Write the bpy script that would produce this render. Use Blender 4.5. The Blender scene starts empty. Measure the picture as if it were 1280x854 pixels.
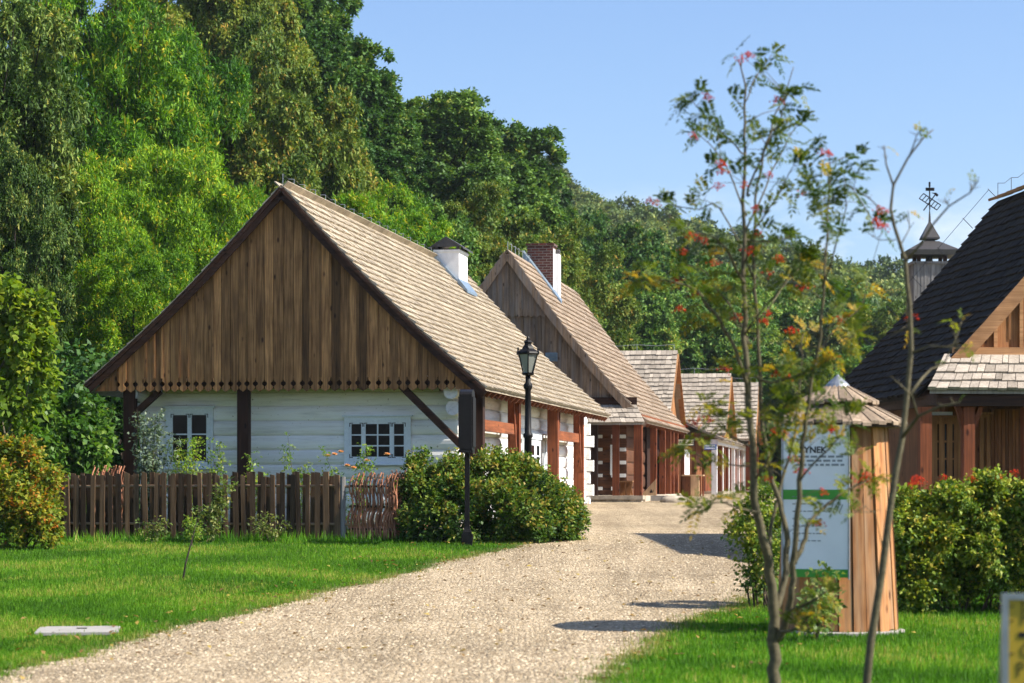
import bpy, math, random
import numpy as np
from mathutils import Vector, Matrix
R = math.radians
S = bpy.context.scene
COL = S.collection
F, CX, HY, EYE = 3000.0, 640.0, 604.0, 1.65      # lens in photo pixels, horizon row, eye height
V = Vector
rnd = random.Random(7)

# ------------------------------------------------------------------ terrain
_gy = np.array([0, 20, 25, 30, 36, 44, 55, 66, 80, 110, 160, 900.0])
_gz = np.array([0, 0, 0.0, .12, .33, .60, .86, 1.04, 1.15, 1.2, 1.2, 1.2])
_ty = np.linspace(-60, 900, 9601)
_tz = np.interp(_ty, _gy, _gz)
_k = np.hanning(41); _k /= _k.sum()
_tz = np.convolve(np.pad(_tz, 20, mode='edge'), _k, mode='valid')
def gz(y): return np.interp(y, _ty, _tz)
def sstep(a, b, x):
    t = np.clip((np.asarray(x, float)-a)/(b-a), 0, 1); return t*t*(3-2*t)
def terrain(x, y):
    x = np.asarray(x, float); y = np.asarray(y, float)
    near = 17*sstep(82, 125, y)*sstep(15, -15, x)*(1-sstep(-5, 1, x)*(1-sstep(112, 130, y)))
    far = np.clip(38.5-.33*(x-7), 3, 48)*sstep(135, 420, y)
    return gz(y) + np.maximum(near, far) + .25*np.minimum(near, far)
def W(px, py, D): return V(((px-CX)*D/F, D, EYE+(HY-py)*D/F))
def proj(p): return (CX+p[0]*F/p[1], HY-(p[2]-EYE)*F/p[1])
def row_D(py):
    lo, hi = 8.0, 140.0
    for _ in range(60):
        m = (lo+hi)/2
        if EYE+(HY-py)*m/F > gz(m): lo = m
        else: hi = m
    return lo
def G(px, py):
    D = row_D(py); return V(((px-CX)*D/F, D, float(gz(D))))

# ------------------------------------------------------------------ objects
def link(o, parent=None):
    COL.objects.link(o)
    if parent is not None: o.parent = parent
    return o
def tag(o, label=None, cat=None, group=None, kind=None):
    if label: o['label'] = label
    if cat: o['category'] = cat
    if group: o['group'] = group
    if kind: o['kind'] = kind
    return o
def thing(name, label, cat, loc=(0, 0, 0), rz=0, group=None):
    o = bpy.data.objects.new(name, None); o.empty_display_size = .2
    link(o); o.location = loc; o.rotation_euler = (0, 0, rz)
    return tag(o, label, cat, group)
def copy_tree(o, parent=None):
    c = o.copy(); COL.objects.link(c); c.parent = parent
    for ch in list(o.children): copy_tree(ch, c)
    return c

class MB:
    def __init__(s): s.v = []; s.f = []; s.t = []
    def add(s, pts, faces, t=.5):
        b = len(s.v); s.v += [tuple(p) for p in pts]
        for f in faces: s.f.append([b+i for i in f]); s.t.append(t)
    def quad(s, a, b, c, d, t=.5): s.add([a, b, c, d], [(0, 1, 2, 3)], t)
    def hexa(s, p, t=.5):   # 8 points: bottom 4, top 4
        s.add(p, [(3, 2, 1, 0), (4, 5, 6, 7), (0, 1, 5, 4), (1, 2, 6, 5), (2, 3, 7, 6), (3, 0, 4, 7)], t)
    def box(s, x0, x1, y0, y1, z0, z1, t=.5):
        s.hexa([(x0, y0, z0), (x1, y0, z0), (x1, y1, z0), (x0, y1, z0), (x0, y0, z1), (x1, y0, z1), (x1, y1, z1), (x0, y1, z1)], t)
    def beam(s, p0, p1, w, h, t=.5, up=(0, 0, 1), w1=None, h1=None):
        p0, p1 = V(p0), V(p1); d = (p1-p0).normalized(); u = V(up)
        if abs(d.dot(u)) > .98: u = V((0, 1, 0))
        a = d.cross(u).normalized(); b = a.cross(d).normalized()
        w1 = w if w1 is None else w1; h1 = h if h1 is None else h1
        q = [p0+a*(i*w/2)+b*(j*h/2) for i, j in ((-1, -1), (1, -1), (1, 1), (-1, 1))]
        r = [p1+a*(i*w1/2)+b*(j*h1/2) for i, j in ((-1, -1), (1, -1), (1, 1), (-1, 1))]
        s.hexa(q+r, t)
    def tube(s, pts, rad, n=7, t=.5, cap=True):
        pts = [V(p) for p in pts]; m = len(pts)
        if not hasattr(rad, '__len__'): rad = [rad]*m
        ref = None; P = []
        for i, p in enumerate(pts):
            d = (pts[min(i+1, m-1)]-pts[max(i-1, 0)]).normalized()
            if ref is None:
                ref = V((1, 0, 0)) if abs(d.x) < .8 else V((0, 1, 0))
            a = (ref-d*ref.dot(d)).normalized(); b = d.cross(a); ref = a
            P += [p+(a*math.cos(2*math.pi*k/n)+b*math.sin(2*math.pi*k/n))*rad[i] for k in range(n)]
        fs = [(i*n+k, i*n+(k+1) % n, (i+1)*n+(k+1) % n, (i+1)*n+k) for i in range(m-1) for k in range(n)]
        if cap: fs += [tuple(range(n-1, -1, -1)), tuple(range((m-1)*n, m*n))]
        s.add(P, fs, t)
    def lathe(s, c, prof, n=16, t=.5, ph=0.0, cap=True):
        P = []; c = V(c)
        for r, z in prof:
            P += [c+V((r*math.cos(2*math.pi*k/n+ph), r*math.sin(2*math.pi*k/n+ph), z)) for k in range(n)]
        m = len(prof)
        fs = [(i*n+k, i*n+(k+1) % n, (i+1)*n+(k+1) % n, (i+1)*n+k) for i in range(m-1) for k in range(n)]
        if cap: fs += [tuple(range(n-1, -1, -1)), tuple(range((m-1)*n, m*n))]
        s.add(P, fs, t)
    def prism(s, pts, off, t=.5):
        pts = [V(p) for p in pts]; off = V(off); n = len(pts)
        s.add(pts+[p+off for p in pts], [tuple(range(n)), tuple(range(2*n-1, n-1, -1))] + [(i, (i+1) % n, n+(i+1) % n, n+i) for i in range(n)], t)
    def build(s, name, m, parent=None, smooth=False):
        me = bpy.data.meshes.new(name); me.from_pydata(s.v, [], s.f)
        at = me.attributes.new('tint', 'FLOAT', 'FACE'); at.data.foreach_set('value', np.array(s.t, dtype=np.float32))
        me.materials.append(m)
        if smooth: me.shade_smooth()
        me.update()
        return link(bpy.data.objects.new(name, me), parent)

def np_mesh(name, verts, k, tint, m):
    """verts (n,3), consecutive runs of k verts are one face"""
    verts = np.ascontiguousarray(verts, dtype=np.float32); n = len(verts); nf = n//k
    me = bpy.data.meshes.new(name)
    me.vertices.add(n); me.vertices.foreach_set('co', verts.ravel())
    me.loops.add(n); me.loops.foreach_set('vertex_index', np.arange(n, dtype=np.int32))
    me.polygons.add(nf); me.polygons.foreach_set('loop_start', np.arange(0, n, k, dtype=np.int32))
    at = me.attributes.new('tint', 'FLOAT', 'FACE'); at.data.foreach_set('value', np.ascontiguousarray(tint, dtype=np.float32))
    me.materials.append(m); me.update(calc_edges=True)
    return me
def np_mesh_idx(name, verts, faces, tint, m, smooth=False):
    verts = np.ascontiguousarray(verts, dtype=np.float32); faces = np.ascontiguousarray(faces, dtype=np.int32)
    nf, k = faces.shape; me = bpy.data.meshes.new(name)
    me.vertices.add(len(verts)); me.vertices.foreach_set('co', verts.ravel())
    me.loops.add(nf*k); me.loops.foreach_set('vertex_index', faces.ravel())
    me.polygons.add(nf); me.polygons.foreach_set('loop_start', np.arange(0, nf*k, k, dtype=np.int32))
    at = me.attributes.new('tint', 'FLOAT', 'FACE'); at.data.foreach_set('value', np.ascontiguousarray(tint, dtype=np.float32))
    me.materials.append(m); me.update(calc_edges=True)
    if smooth: me.shade_smooth()
    return me
def unit(a): return a/np.maximum(np.linalg.norm(a, axis=-1, keepdims=True), 1e-9)

# ------------------------------------------------------------------ materials
def mat(name, rough=.8, spec=.3):
    m = bpy.data.materials.new(name); m.use_nodes = True
    nt = m.node_tree; b = nt.nodes['Principled BSDF']
    b.inputs['Roughness'].default_value = rough; b.inputs['Specular IOR Level'].default_value = spec
    return m, nt, b
def nd(nt, typ, **kw):
    n = nt.nodes.new(typ)
    for k, v in kw.items(): setattr(n, k, v)
    return n
def ramp(nt, stops, src=None):
    r = nt.nodes.new('ShaderNodeValToRGB'); el = r.color_ramp.elements
    while len(el) < len(stops): el.new(.5)
    for e, (p, c) in zip(el, stops): e.position = p; e.color = (*c, 1)
    if src is not None: nt.links.new(src, r.inputs['Fac'])
    return r
def math_n(nt, op, a, b=None):
    n = nt.nodes.new('ShaderNodeMath'); n.operation = op
    for i, x in enumerate((a, b)):
        if x is None: continue
        if isinstance(x, (int, float)): n.inputs[i].default_value = x
        else: nt.links.new(x, n.inputs[i])
    return n.outputs[0]
def mixc(nt, typ, fac, a, b):
    n = nt.nodes.new('ShaderNodeMix'); n.data_type = 'RGBA'; n.blend_type = typ
    for i, x in ((0, fac), (6, a), (7, b)):
        if isinstance(x, (int, float)): n.inputs[i].default_value = x
        elif isinstance(x, tuple): n.inputs[i].default_value = (*x, 1)
        else: nt.links.new(x, n.inputs[i])
    return n.outputs[2]
def tint_n(nt):
    a = nt.nodes.new('ShaderNodeAttribute'); a.attribute_name = 'tint'; return a.outputs['Fac']
def noise(nt, vec, scale, detail=4, rough=.6):
    n = nt.nodes.new('ShaderNodeTexNoise'); n.inputs['Scale'].default_value = scale
    n.inputs['Detail'].default_value = detail; n.inputs['Roughness'].default_value = rough
    if vec is not None: nt.links.new(vec, n.inputs['Vector'])
    return n.outputs['Fac']
def bump(nt, b, h, strength=.4, dist=.01):
    n = nt.nodes.new('ShaderNodeBump'); n.inputs['Strength'].default_value = strength; n.inputs['Distance'].default_value = dist
    nt.links.new(h, n.inputs['Height']); nt.links.new(n.outputs['Normal'], b.inputs['Normal'])

def wood(name, dark, light, axis='z', rough=.75, spec=.25, knots=True, stain=None, var=.55, bstr=.35):
    m, nt, b = mat(name, rough, spec)
    tc = nd(nt, 'ShaderNodeTexCoord'); t = tint_n(nt)
    off = nd(nt, 'ShaderNodeCombineXYZ')
    for i in range(3): nt.links.new(math_n(nt, 'MULTIPLY', t, 37.0+11*i), off.inputs[i])
    ad = nd(nt, 'ShaderNodeVectorMath', operation='ADD')
    nt.links.new(tc.outputs['Object'], ad.inputs[0]); nt.links.new(off.outputs[0], ad.inputs[1])
    sc = {'z': (26, 26, 1.1), 'x': (1.1, 26, 26), 'y': (26, 1.1, 26)}[axis]
    mp = nd(nt, 'ShaderNodeVectorMath', operation='MULTIPLY'); nt.links.new(ad.outputs[0], mp.inputs[0]); mp.inputs[1].default_value = sc
    g = noise(nt, mp.outputs[0], 1.0, 6, .65)
    r = ramp(nt, [(.28, dark), (.72, light)], g)
    lo = noise(nt, ad.outputs[0], 1.4, 3)
    c = mixc(nt, 'MULTIPLY', .7, r.outputs[0], ramp(nt, [(.3, (.55, .52, .5)), (.65, (1.15, 1.12, 1.1))], lo).outputs[0])
    tv = ramp(nt, [(0, (1-var,)*3), (1, (1+var*.9,)*3)], t)
    c = mixc(nt, 'MULTIPLY', 1.0, c, tv.outputs[0])
    if stain:   # weathered grey patches
        c = mixc(nt, 'MIX', ramp(nt, [(.45, (0, 0, 0)), (.75, (.8,)*3)], noise(nt, mp.outputs[0], .35, 3)).outputs[0], c, stain)
    if knots:
        vo = nt.nodes.new('ShaderNodeTexVoronoi'); vo.inputs['Scale'].default_value = 1
        ks = {'z': (5, 5, 2.2), 'x': (2.2, 5, 5), 'y': (5, 2.2, 5)}[axis]
        mk = nd(nt, 'ShaderNodeVectorMath', operation='MULTIPLY'); nt.links.new(ad.outputs[0], mk.inputs[0]); mk.inputs[1].default_value = ks
        nt.links.new(mk.outputs[0], vo.inputs['Vector'])
        c = mixc(nt, 'MULTIPLY', 1.0, c, ramp(nt, [(.07, (.25, .2, .18)), (.16, (1, 1, 1))], vo.outputs['Distance']).outputs[0])
    nt.links.new(c, b.inputs['Base Color']); bump(nt, b, g, bstr, .006)
    return m
def plain(name, col, rough=.7, spec=.3, nscale=6, amp=.25, metal=0, usetint=0, bstr=.15):
    m, nt, b = mat(name, rough, spec); b.inputs['Metallic'].default_value = metal
    tc = nd(nt, 'ShaderNodeTexCoord'); n = noise(nt, tc.outputs['Object'], nscale, 6)
    r = ramp(nt, [(.25, tuple(c*(1-amp) for c in col)), (.75, tuple(min(1, c*(1+amp)) for c in col))], n)
    c = r.outputs[0]
    if usetint: c = mixc(nt, 'MULTIPLY', 1.0, c, ramp(nt, [(0, (1-usetint,)*3), (1, (1+usetint,)*3)], tint_n(nt)).outputs[0])
    nt.links.new(c, b.inputs['Base Color']); bump(nt, b, n, bstr, .01)
    return m
def leafm(name, stops, trans=.3, rough=.5, spec=.35, tcol=None, rv=.25):
    """leaf colour by each leaf's own tint, varied a little from tree to tree"""
    m, nt, b = mat(name, rough, spec)
    r = ramp(nt, stops, tint_n(nt)); oi = nd(nt, 'ShaderNodeObjectInfo')
    hs = nd(nt, 'ShaderNodeHueSaturation')
    nt.links.new(math_n(nt, 'ADD', math_n(nt, 'MULTIPLY', oi.outputs['Random'], rv*2), 1-rv), hs.inputs['Value'])
    nt.links.new(math_n(nt, 'ADD', math_n(nt, 'MULTIPLY', oi.outputs['Random'], -.03), .515), hs.inputs['Hue'])
    nt.links.new(r.outputs[0], hs.inputs['Color']); nt.links.new(hs.outputs[0], b.inputs['Base Color'])
    tr = nd(nt, 'ShaderNodeBsdfTranslucent')
    nt.links.new(mixc(nt, 'MULTIPLY', 1.0, hs.outputs[0], tcol or (1.5, 1.5, .7)), tr.inputs['Color'])
    mx = nd(nt, 'ShaderNodeMixShader'); mx.inputs[0].default_value = trans
    nt.links.new(b.outputs[0], mx.inputs[1]); nt.links.new(tr.outputs[0], mx.inputs[2])
    nt.links.new(mx.outputs[0], nt.nodes['Material Output'].inputs['Surface'])
    return m

M = {}
M['gable'] = wood('weathered_gable_boards', (.088, .034, .011), (.56, .285, .108), 'z', var=.7)
M['gable_grey'] = wood('grey_brown_gable_boards', (.09, .055, .034), (.36, .24, .15), 'z', var=.5, stain=(.25, .22, .2))
M['dark_beam_z'] = wood('dark_brown_post', (.022, .010, .006), (.075, .03, .016), 'z', var=.3)
M['dark_beam_x'] = wood('dark_brown_beam', (.022, .010, .006), (.085, .036, .018), 'x', var=.3)
M['red_post'] = wood('red_brown_post', (.10, .028, .010), (.30, .085, .030), 'z', var=.3)
M['red_beam_y'] = wood('red_brown_beam', (.12, .035, .012), (.34, .11, .04), 'y', var=.3)
M['red_beam_x'] = wood('red_brown_cross_beam', (.10, .03, .012), (.30, .09, .035), 'x', var=.3)
M['orange_wood'] = wood('orange_wood', (.20, .085, .032), (.44, .215, .085), 'z', var=.25)
M['orange_wood_x'] = wood('orange_wood_rail', (.23, .11, .045), (.48, .26, .12), 'x', var=.25)
M['pale_wood'] = wood('pale_wood', (.42, .26, .13), (.68, .48, .28), 'z', var=.2)
M['kiosk_wood'] = wood('kiosk_planks', (.22, .085, .03), (.56, .27, .10), 'z', var=.4, bstr=.6, stain=(.40, .28, .17))
M['picket'] = wood('picket_wood', (.032, .018, .009), (.165, .10, .052), 'z', var=.65)
M['rail'] = wood('rail_wood', (.16, .10, .055), (.36, .25, .15), 'x', var=.2)
M['wattle'] = wood('wattle_rods', (.22, .085, .045), (.58, .27, .15), 'z', var=.35, knots=False)
M['shingle'] = wood('sunbleached_shingles', (.30, .25, .18), (.57, .49, .365), 'z', var=.18, knots=False, bstr=.3)
M['shingle2'] = wood('grey_tan_shingles', (.27, .205, .14), (.50, .40, .30), 'z', var=.22, knots=False, bstr=.3)
M['shingle_grey'] = wood('silver_grey_shingles', (.27, .23, .185), (.52, .46, .38), 'z', var=.25, knots=False)
M['shingle_dark'] = wood('dark_brown_shingles', (.020, .016, .012), (.062, .050, .040), 'z', var=.4, knots=False, rough=.85, spec=.1)  # near black brown, the same on every slope
M['shingle_kiosk'] = wood('kiosk_shingles', (.19, .135, .09), (.43, .335, .235), 'z', var=.4, knots=False)
M['brown_log'] = wood('brown_logs', (.055, .022, .011), (.17, .07, .03), 'x', var=.35)
M['brown_plank'] = wood('brown_planks', (.12, .045, .018), (.33, .13, .05), 'z', var=.3)
M['grey_plank'] = wood('grey_planks', (.13, .125, .12), (.30, .29, .28), 'z', var=.3)
def limewash(name, base, axis):
    m, nt, b = mat(name, .85, .15); tc = nd(nt, 'ShaderNodeTexCoord'); t = tint_n(nt)
    mp = nd(nt, 'ShaderNodeVectorMath', operation='MULTIPLY'); nt.links.new(tc.outputs['Object'], mp.inputs[0])
    mp.inputs[1].default_value = (1.2, 9, 14) if axis == 'x' else (9, 1.2, 14)
    g = noise(nt, mp.outputs[0], 1.2, 7, .65)
    r = ramp(nt, [(.25, tuple(c*.72 for c in base)), (.5, base), (.8, tuple(min(.9, c*1.08) for c in base))], g)
    c = mixc(nt, 'MULTIPLY', 1.0, r.outputs[0], ramp(nt, [(0, (.86, .85, .82)), (1, (1.1, 1.1, 1.1))], t).outputs[0])
    sp = noise(nt, tc.outputs['Object'], 14, 2)
    c = mixc(nt, 'MULTIPLY', 1.0, c, ramp(nt, [(.24, (.45, .40, .33)), (.31, (1, 1, 1))], sp).outputs[0])
    nt.links.new(c, b.inputs['Base Color']); bump(nt, b, g, .5, .012); return m
M['white_log'] = limewash('limewashed_logs', (.90, .875, .83), 'x')
M['white_log_y'] = limewash('limewashed_side_logs', (.82, .81, .79), 'y')
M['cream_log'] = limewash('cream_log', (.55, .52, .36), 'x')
M['white_paint'] = plain('white_painted_joinery', (.76, .80, .82), .5, .4, 20, .1)
M['white_plaster'] = plain('white_plaster', (.78, .78, .77), .85, .2, 5, .12)
M['black_iron'] = plain('black_iron', (.010, .009, .009), .5, .18, 30, .3)
M['dark_metal'] = plain('dark_metal_sheet', (.05, .045, .042), .5, .5, 9, .3)
M['grey_metal'] = plain('grey_metal', (.32, .34, .36), .4, .5, 12, .2, metal=.6)
M['blue_metal'] = plain('blue_grey_flashing', (.22, .29, .36), .4, .5, 8, .25, metal=.4)
M['concrete'] = plain('concrete', (.33, .31, .28), .9, .2, 8, .2)
M['stone'] = plain('sandstone', (.40, .34, .26), .9, .2, 5, .35, usetint=.3, bstr=.5)
M['bark'] = plain('bark', (.07, .055, .04), .9, .2, 9, .5, bstr=.8)
M['bark_dark'] = plain('bark_dark', (.035, .028, .022), .9, .2, 9, .5, bstr=.8)
M['bark_young'] = plain('young_bark', (.095, .08, .042), .75, .3, 25, .5, bstr=.6)
M['sign_white'] = plain('panel_white', (.80, .83, .85), .4, .4, 3, .06)
M['sign_green'] = plain('panel_green', (.05, .30, .03), .4, .4, 3, .1)
M['black_paint'] = plain('black_lettering', (.012, .012, .012), .6, .3)
M['grey_paint'] = plain('grey_lettering', (.22, .25, .27), .6, .3)
M['red_paint'] = plain('red_paint', (.50, .025, .02), .5, .3)
M['cream_paint'] = plain('cream_sign', (.68, .60, .42), .6, .3)
M['blue_paint'] = plain('blue_sign', (.09, .16, .40), .5, .3)
M['yellow_board'] = plain('yellow_board', (.50, .33, .025), .5, .4, 3, .12)
M['berry'] = plain('red_berries', (.52, .036, .010), .55, .08, 30, .2, usetint=.25)
M['rose'] = plain('peach_rose_petals', (.85, .50, .24), .6, .3, 30, .2, usetint=.25)
M['curtain'] = plain('white_curtain', (.68, .70, .76), .8, .2, 40, .12)
M['soil'] = plain('soil', (.05, .035, .022), .95, .1, 20, .4)
m, nt, b = mat('window_glass', .08, .12); b.inputs['Base Color'].default_value = (.008, .008, .009, 1); M['glass'] = m
m, nt, b = mat('lantern_glass', .12, .5); b.inputs['Base Color'].default_value = (.55, .58, .5, 1); b.inputs['Transmission Weight'].default_value = .55; M['lantern_glass'] = m
# brick
m, nt, b = mat('chimney_bricks', .85, .2); tc = nd(nt, 'ShaderNodeTexCoord'); mp = nd(nt, 'ShaderNodeMapping'); mp.inputs['Rotation'].default_value = (R(90), 0, 0)
nt.links.new(tc.outputs['Object'], mp.inputs[0]); br = nt.nodes.new('ShaderNodeTexBrick'); nt.links.new(mp.outputs[0], br.inputs['Vector'])
br.inputs['Scale'].default_value = 1; br.inputs['Brick Width'].default_value = .25; br.inputs['Row Height'].default_value = .085; br.inputs['Mortar Size'].default_value = .012
br.inputs['Color1'].default_value = (.16, .05, .035, 1); br.inputs['Color2'].default_value = (.075, .03, .026, 1); br.inputs['Mortar'].default_value = (.2, .17, .15, 1)
nt.links.new(br.outputs[0], b.inputs['Base Color']); M['brick'] = m
# leaves
M['lf_robinia'] = leafm('robinia_leaves', [(0, (.030, .100, .009)), (.45, (.105, .245, .012)), (.8, (.26, .42, .02)), (.95, (.48, .40, .025))], 0.3, .6, .2)
M['lf_ash'] = leafm('ash_leaves', [(0, (.018, .050, .010)), (.5, (.062, .125, .020)), (.9, (.20, .27, .055)), (1, (.32, .30, .055))], 0.18, .6, .2)
M['lf_olive'] = leafm('hornbeam_leaves', [(0, (.040, .086, .014)), (.5, (.115, .185, .028)), (.85, (.23, .27, .04)), (1, (.36, .25, .045))], 0.22, .6, .2)
M['lf_oak'] = leafm('oak_leaves', [(0, (.024, .066, .013)), (.5, (.064, .150, .026)), (.9, (.14, .26, .04)), (1, (.23, .26, .045))], 0.2, .6, .25)
M['lf_mid'] = leafm('mid_green_leaves', [(0, (.034, .092, .022)), (.5, (.095, .20, .038)), (.9, (.20, .31, .055)), (1, (.32, .30, .06))], 0.22, .6, .2, rv=.35)
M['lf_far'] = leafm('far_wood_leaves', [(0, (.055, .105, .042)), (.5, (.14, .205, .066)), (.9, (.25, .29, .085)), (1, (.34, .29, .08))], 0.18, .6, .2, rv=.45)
M['lf_maple'] = leafm('yellow_green_maple_leaves', [(0, (.08, .15, .012)), (.5, (.17, .26, .02)), (1, (.34, .36, .03))], .4, .6, .2)
M['lf_dogwood'] = leafm('dogwood_leaves', [(0, (.035, .10, .012)), (.5, (.085, .19, .022)), (1, (.20, .30, .05))], .35)
M['lf_autumn'] = leafm('autumn_shrub_leaves', [(0, (.06, .12, .015)), (.5, (.17, .23, .022)), (.85, (.34, .30, .03)), (1, (.46, .14, .025))], .35, .6, .2)
M['lf_rosebush'] = leafm('rose_bush_leaves', [(0, (.030, .075, .012)), (.5, (.085, .165, .018)), (.85, (.23, .30, .035)), (1, (.38, .26, .05))], 0.24, .55, .25)
M['lf_hedge'] = leafm('hedge_leaves', [(0, (.030, .080, .012)), (.5, (.090, .175, .018)), (.9, (.25, .31, .035)), (1, (.36, .32, .045))], 0.24, .55, .25)
M['lf_silver'] = leafm('silver_green_leaves', [(0, (.08, .13, .08)), (.5, (.15, .21, .13)), (1, (.30, .36, .24))], .25)
M['lf_rose'] = leafm('climbing_rose_leaves', [(0, (.06, .14, .02)), (.5, (.14, .26, .03)), (1, (.32, .36, .05))], .4)
M['lf_rowan'] = leafm('rowan_leaves', [(0, (.045, .085, .014)), (.5, (.13, .175, .022)), (.85, (.29, .28, .03)), (1, (.52, .30, .035))], .42, .55, .25)
M['blade'] = leafm('grass_blades', [(0, (.032, .105, .006)), (.5, (.082, .225, .010)), (.9, (.165, .33, .018)), (1, (.36, .34, .08))], .34, .6, .2, rv=0)
M['blade_dry'] = leafm('weed_leaves', [(0, (.06, .12, .02)), (.5, (.14, .20, .04)), (1, (.34, .30, .10))], .3, rv=0)
# ------------------------------------------------------------------ ground, path, sky
m, nt, b = mat('lawn_soil', .95, .1); tc = nd(nt, 'ShaderNodeTexCoord')
g1 = noise(nt, tc.outputs['Object'], .5, 4); g2 = noise(nt, tc.outputs['Object'], 18, 5)
c = mixc(nt, 'MIX', g2, ramp(nt, [(.3, (.030, .075, .006)), (.7, (.06, .13, .010))], g1).outputs[0], (.05, .06, .015))
nt.links.new(c, b.inputs['Base Color']); bump(nt, b, g2, .6, .03); M['lawn'] = m

m, nt, b = mat('path_cobbles', .9, .2); tc = nd(nt, 'ShaderNodeTexCoord')
def voro(scale, feat='F1'):
    v = nt.nodes.new('ShaderNodeTexVoronoi'); v.feature = feat; v.inputs['Scale'].default_value = scale
    v.inputs['Randomness'].default_value = 1; nt.links.new(tc.outputs['Object'], v.inputs['Vector']); return v
v1 = voro(17); v2 = voro(46); e1 = voro(17, 'DISTANCE_TO_EDGE')
sepc = nd(nt, 'ShaderNodeSeparateColor'); nt.links.new(v1.outputs['Color'], sepc.inputs[0])
sepc2 = nd(nt, 'ShaderNodeSeparateColor'); nt.links.new(v2.outputs['Color'], sepc2.inputs[0])
stone_c = ramp(nt, [(0, (.25, .18, .108)), (.3, (.43, .335, .215)), (.7, (.52, .415, .275)), (1, (.63, .53, .385))], sepc.outputs[0])
grit_c = ramp(nt, [(0, (.16, .115, .066)), (.5, (.36, .275, .175)), (1, (.52, .42, .28))], sepc2.outputs[0])
ed = ramp(nt, [(.02, (1, 1, 1)), (.16, (0, 0, 0))], e1.outputs['Distance'])
c = mixc(nt, 'MIX', ed.outputs[0], stone_c.outputs[0], grit_c.outputs[0])
pat = noise(nt, tc.outputs['Object'], .35, 5)
c = mixc(nt, 'MULTIPLY', 1.0, c, ramp(nt, [(.3, (.84, .83, .80)), (.6, (1.18, 1.17, 1.15))], pat).outputs[0])
trk = nd(nt, 'ShaderNodeVectorMath', operation='MULTIPLY'); nt.links.new(tc.outputs['Object'], trk.inputs[0]); trk.inputs[1].default_value = (1.5, .10, 1)
c = mixc(nt, 'MULTIPLY', 1.0, c, ramp(nt, [(.35, (.78, .765, .735)), (.62, (1.08, 1.07, 1.05))], noise(nt, trk.outputs[0], 1.0, 3)).outputs[0])
nt.links.new(c, b.inputs['Base Color'])
hh = math_n(nt, 'ADD', math_n(nt, 'MULTIPLY', ramp(nt, [(0, (0,)*3), (.2, (1,)*3)], e1.outputs['Distance']).outputs[0], 1.0), math_n(nt, 'MULTIPLY', v2.outputs['Distance'], -.5))
bump(nt, b, hh, .85, .028); M['path'] = m
M['pebble'] = plain('pebbles', (.52, .42, .29), .85, .2, 40, .25, usetint=.6)

def edge(pts, n=60):
    """photo pixels along a ground edge -> smooth x(y) table"""
    P = [G(*p) for p in pts]; ys = np.array([p.y for p in P]); xs = np.array([p.x for p in P])
    o = np.argsort(ys); return ys[o], xs[o]
LY, LX = edge([(-260, 905), (0, 846), (150, 803), (300, 767), (450, 731), (560, 703), (640, 684), (705, 673), (728, 652), (736, 632)])
RY, RX = edge([(735, 905), (765, 852), (800, 811), (880, 771), (948, 746), (985, 715), (1005, 690), (1000, 655), (985, 632)])
def wob(y): return .06*np.sin(y*1.1+.7)+.05*np.sin(y*2.3)+.045*np.sin(y*5.3+1)+.035*np.sin(y*11.7+.4)+.02*np.sin(y*23.1)
def path_l(y): return np.interp(y, LY, LX)-np.maximum(LY[0]-y, 0)*.35+wob(y)
def path_r(y): return np.interp(y, RY, RX)-np.maximum(RY[0]-y, 0)*.12+wob(y+40)

# ground sheet: one sheet to the horizon, valley floor and wooded slopes
ys = np.concatenate([np.arange(-40, 10, 5.), np.arange(10, 70, .5), np.arange(70, 180, 3.), np.arange(180, 460, 8.), np.array([480, 540, 640, 800, 1100, 1600, 2400.])])
xs = np.concatenate([np.array([-1500, -900, -500, -300, -200, -150.]), np.arange(-120, -30, 6.), np.arange(-30, 40, 2.), np.arange(40, 150, 6.), np.array([200, 300, 500, 900, 1500.])])
XX, YY = np.meshgrid(xs, ys); ZZ = terrain(XX, YY)
vv = np.stack([XX, YY, ZZ], -1).reshape(-1, 3); nx = len(xs)
ii = (np.arange(len(ys)-1)[:, None]*nx+np.arange(nx-1)[None]).ravel()
me = np_mesh_idx('ground', vv, np.stack([ii, ii+1, ii+nx+1, ii+nx], -1), np.full(len(ii), .5), M['lawn'], True)
tag(link(bpy.data.objects.new('ground', me)), kind='structure')
# path sheet
ys = np.arange(10, 70.1, .5); ys = np.unique(np.concatenate([ys, np.arange(70, 125, 3.)]))
rows = []
for y in ys:
    a, c_ = float(path_l(y)), float(path_r(y))
    if y > 61: a, c_ = a-min(1, (y-61)/6)*.4-max(0, y-84)*.12, c_+(y-61)*.45
    rows.append([(a+(c_-a)*k/10, y, float(gz(y))+.012) for k in range(11)])
vv = np.array(rows).reshape(-1, 3); ii = (np.arange(len(ys)-1)[:, None]*11+np.arange(10)[None]).ravel()
me = np_mesh_idx('path', vv, np.stack([ii, ii+1, ii+12, ii+11], -1), np.full(len(ii), .5), M['path'], True)
tag(link(bpy.data.objects.new('path', me)), kind='structure')

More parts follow.
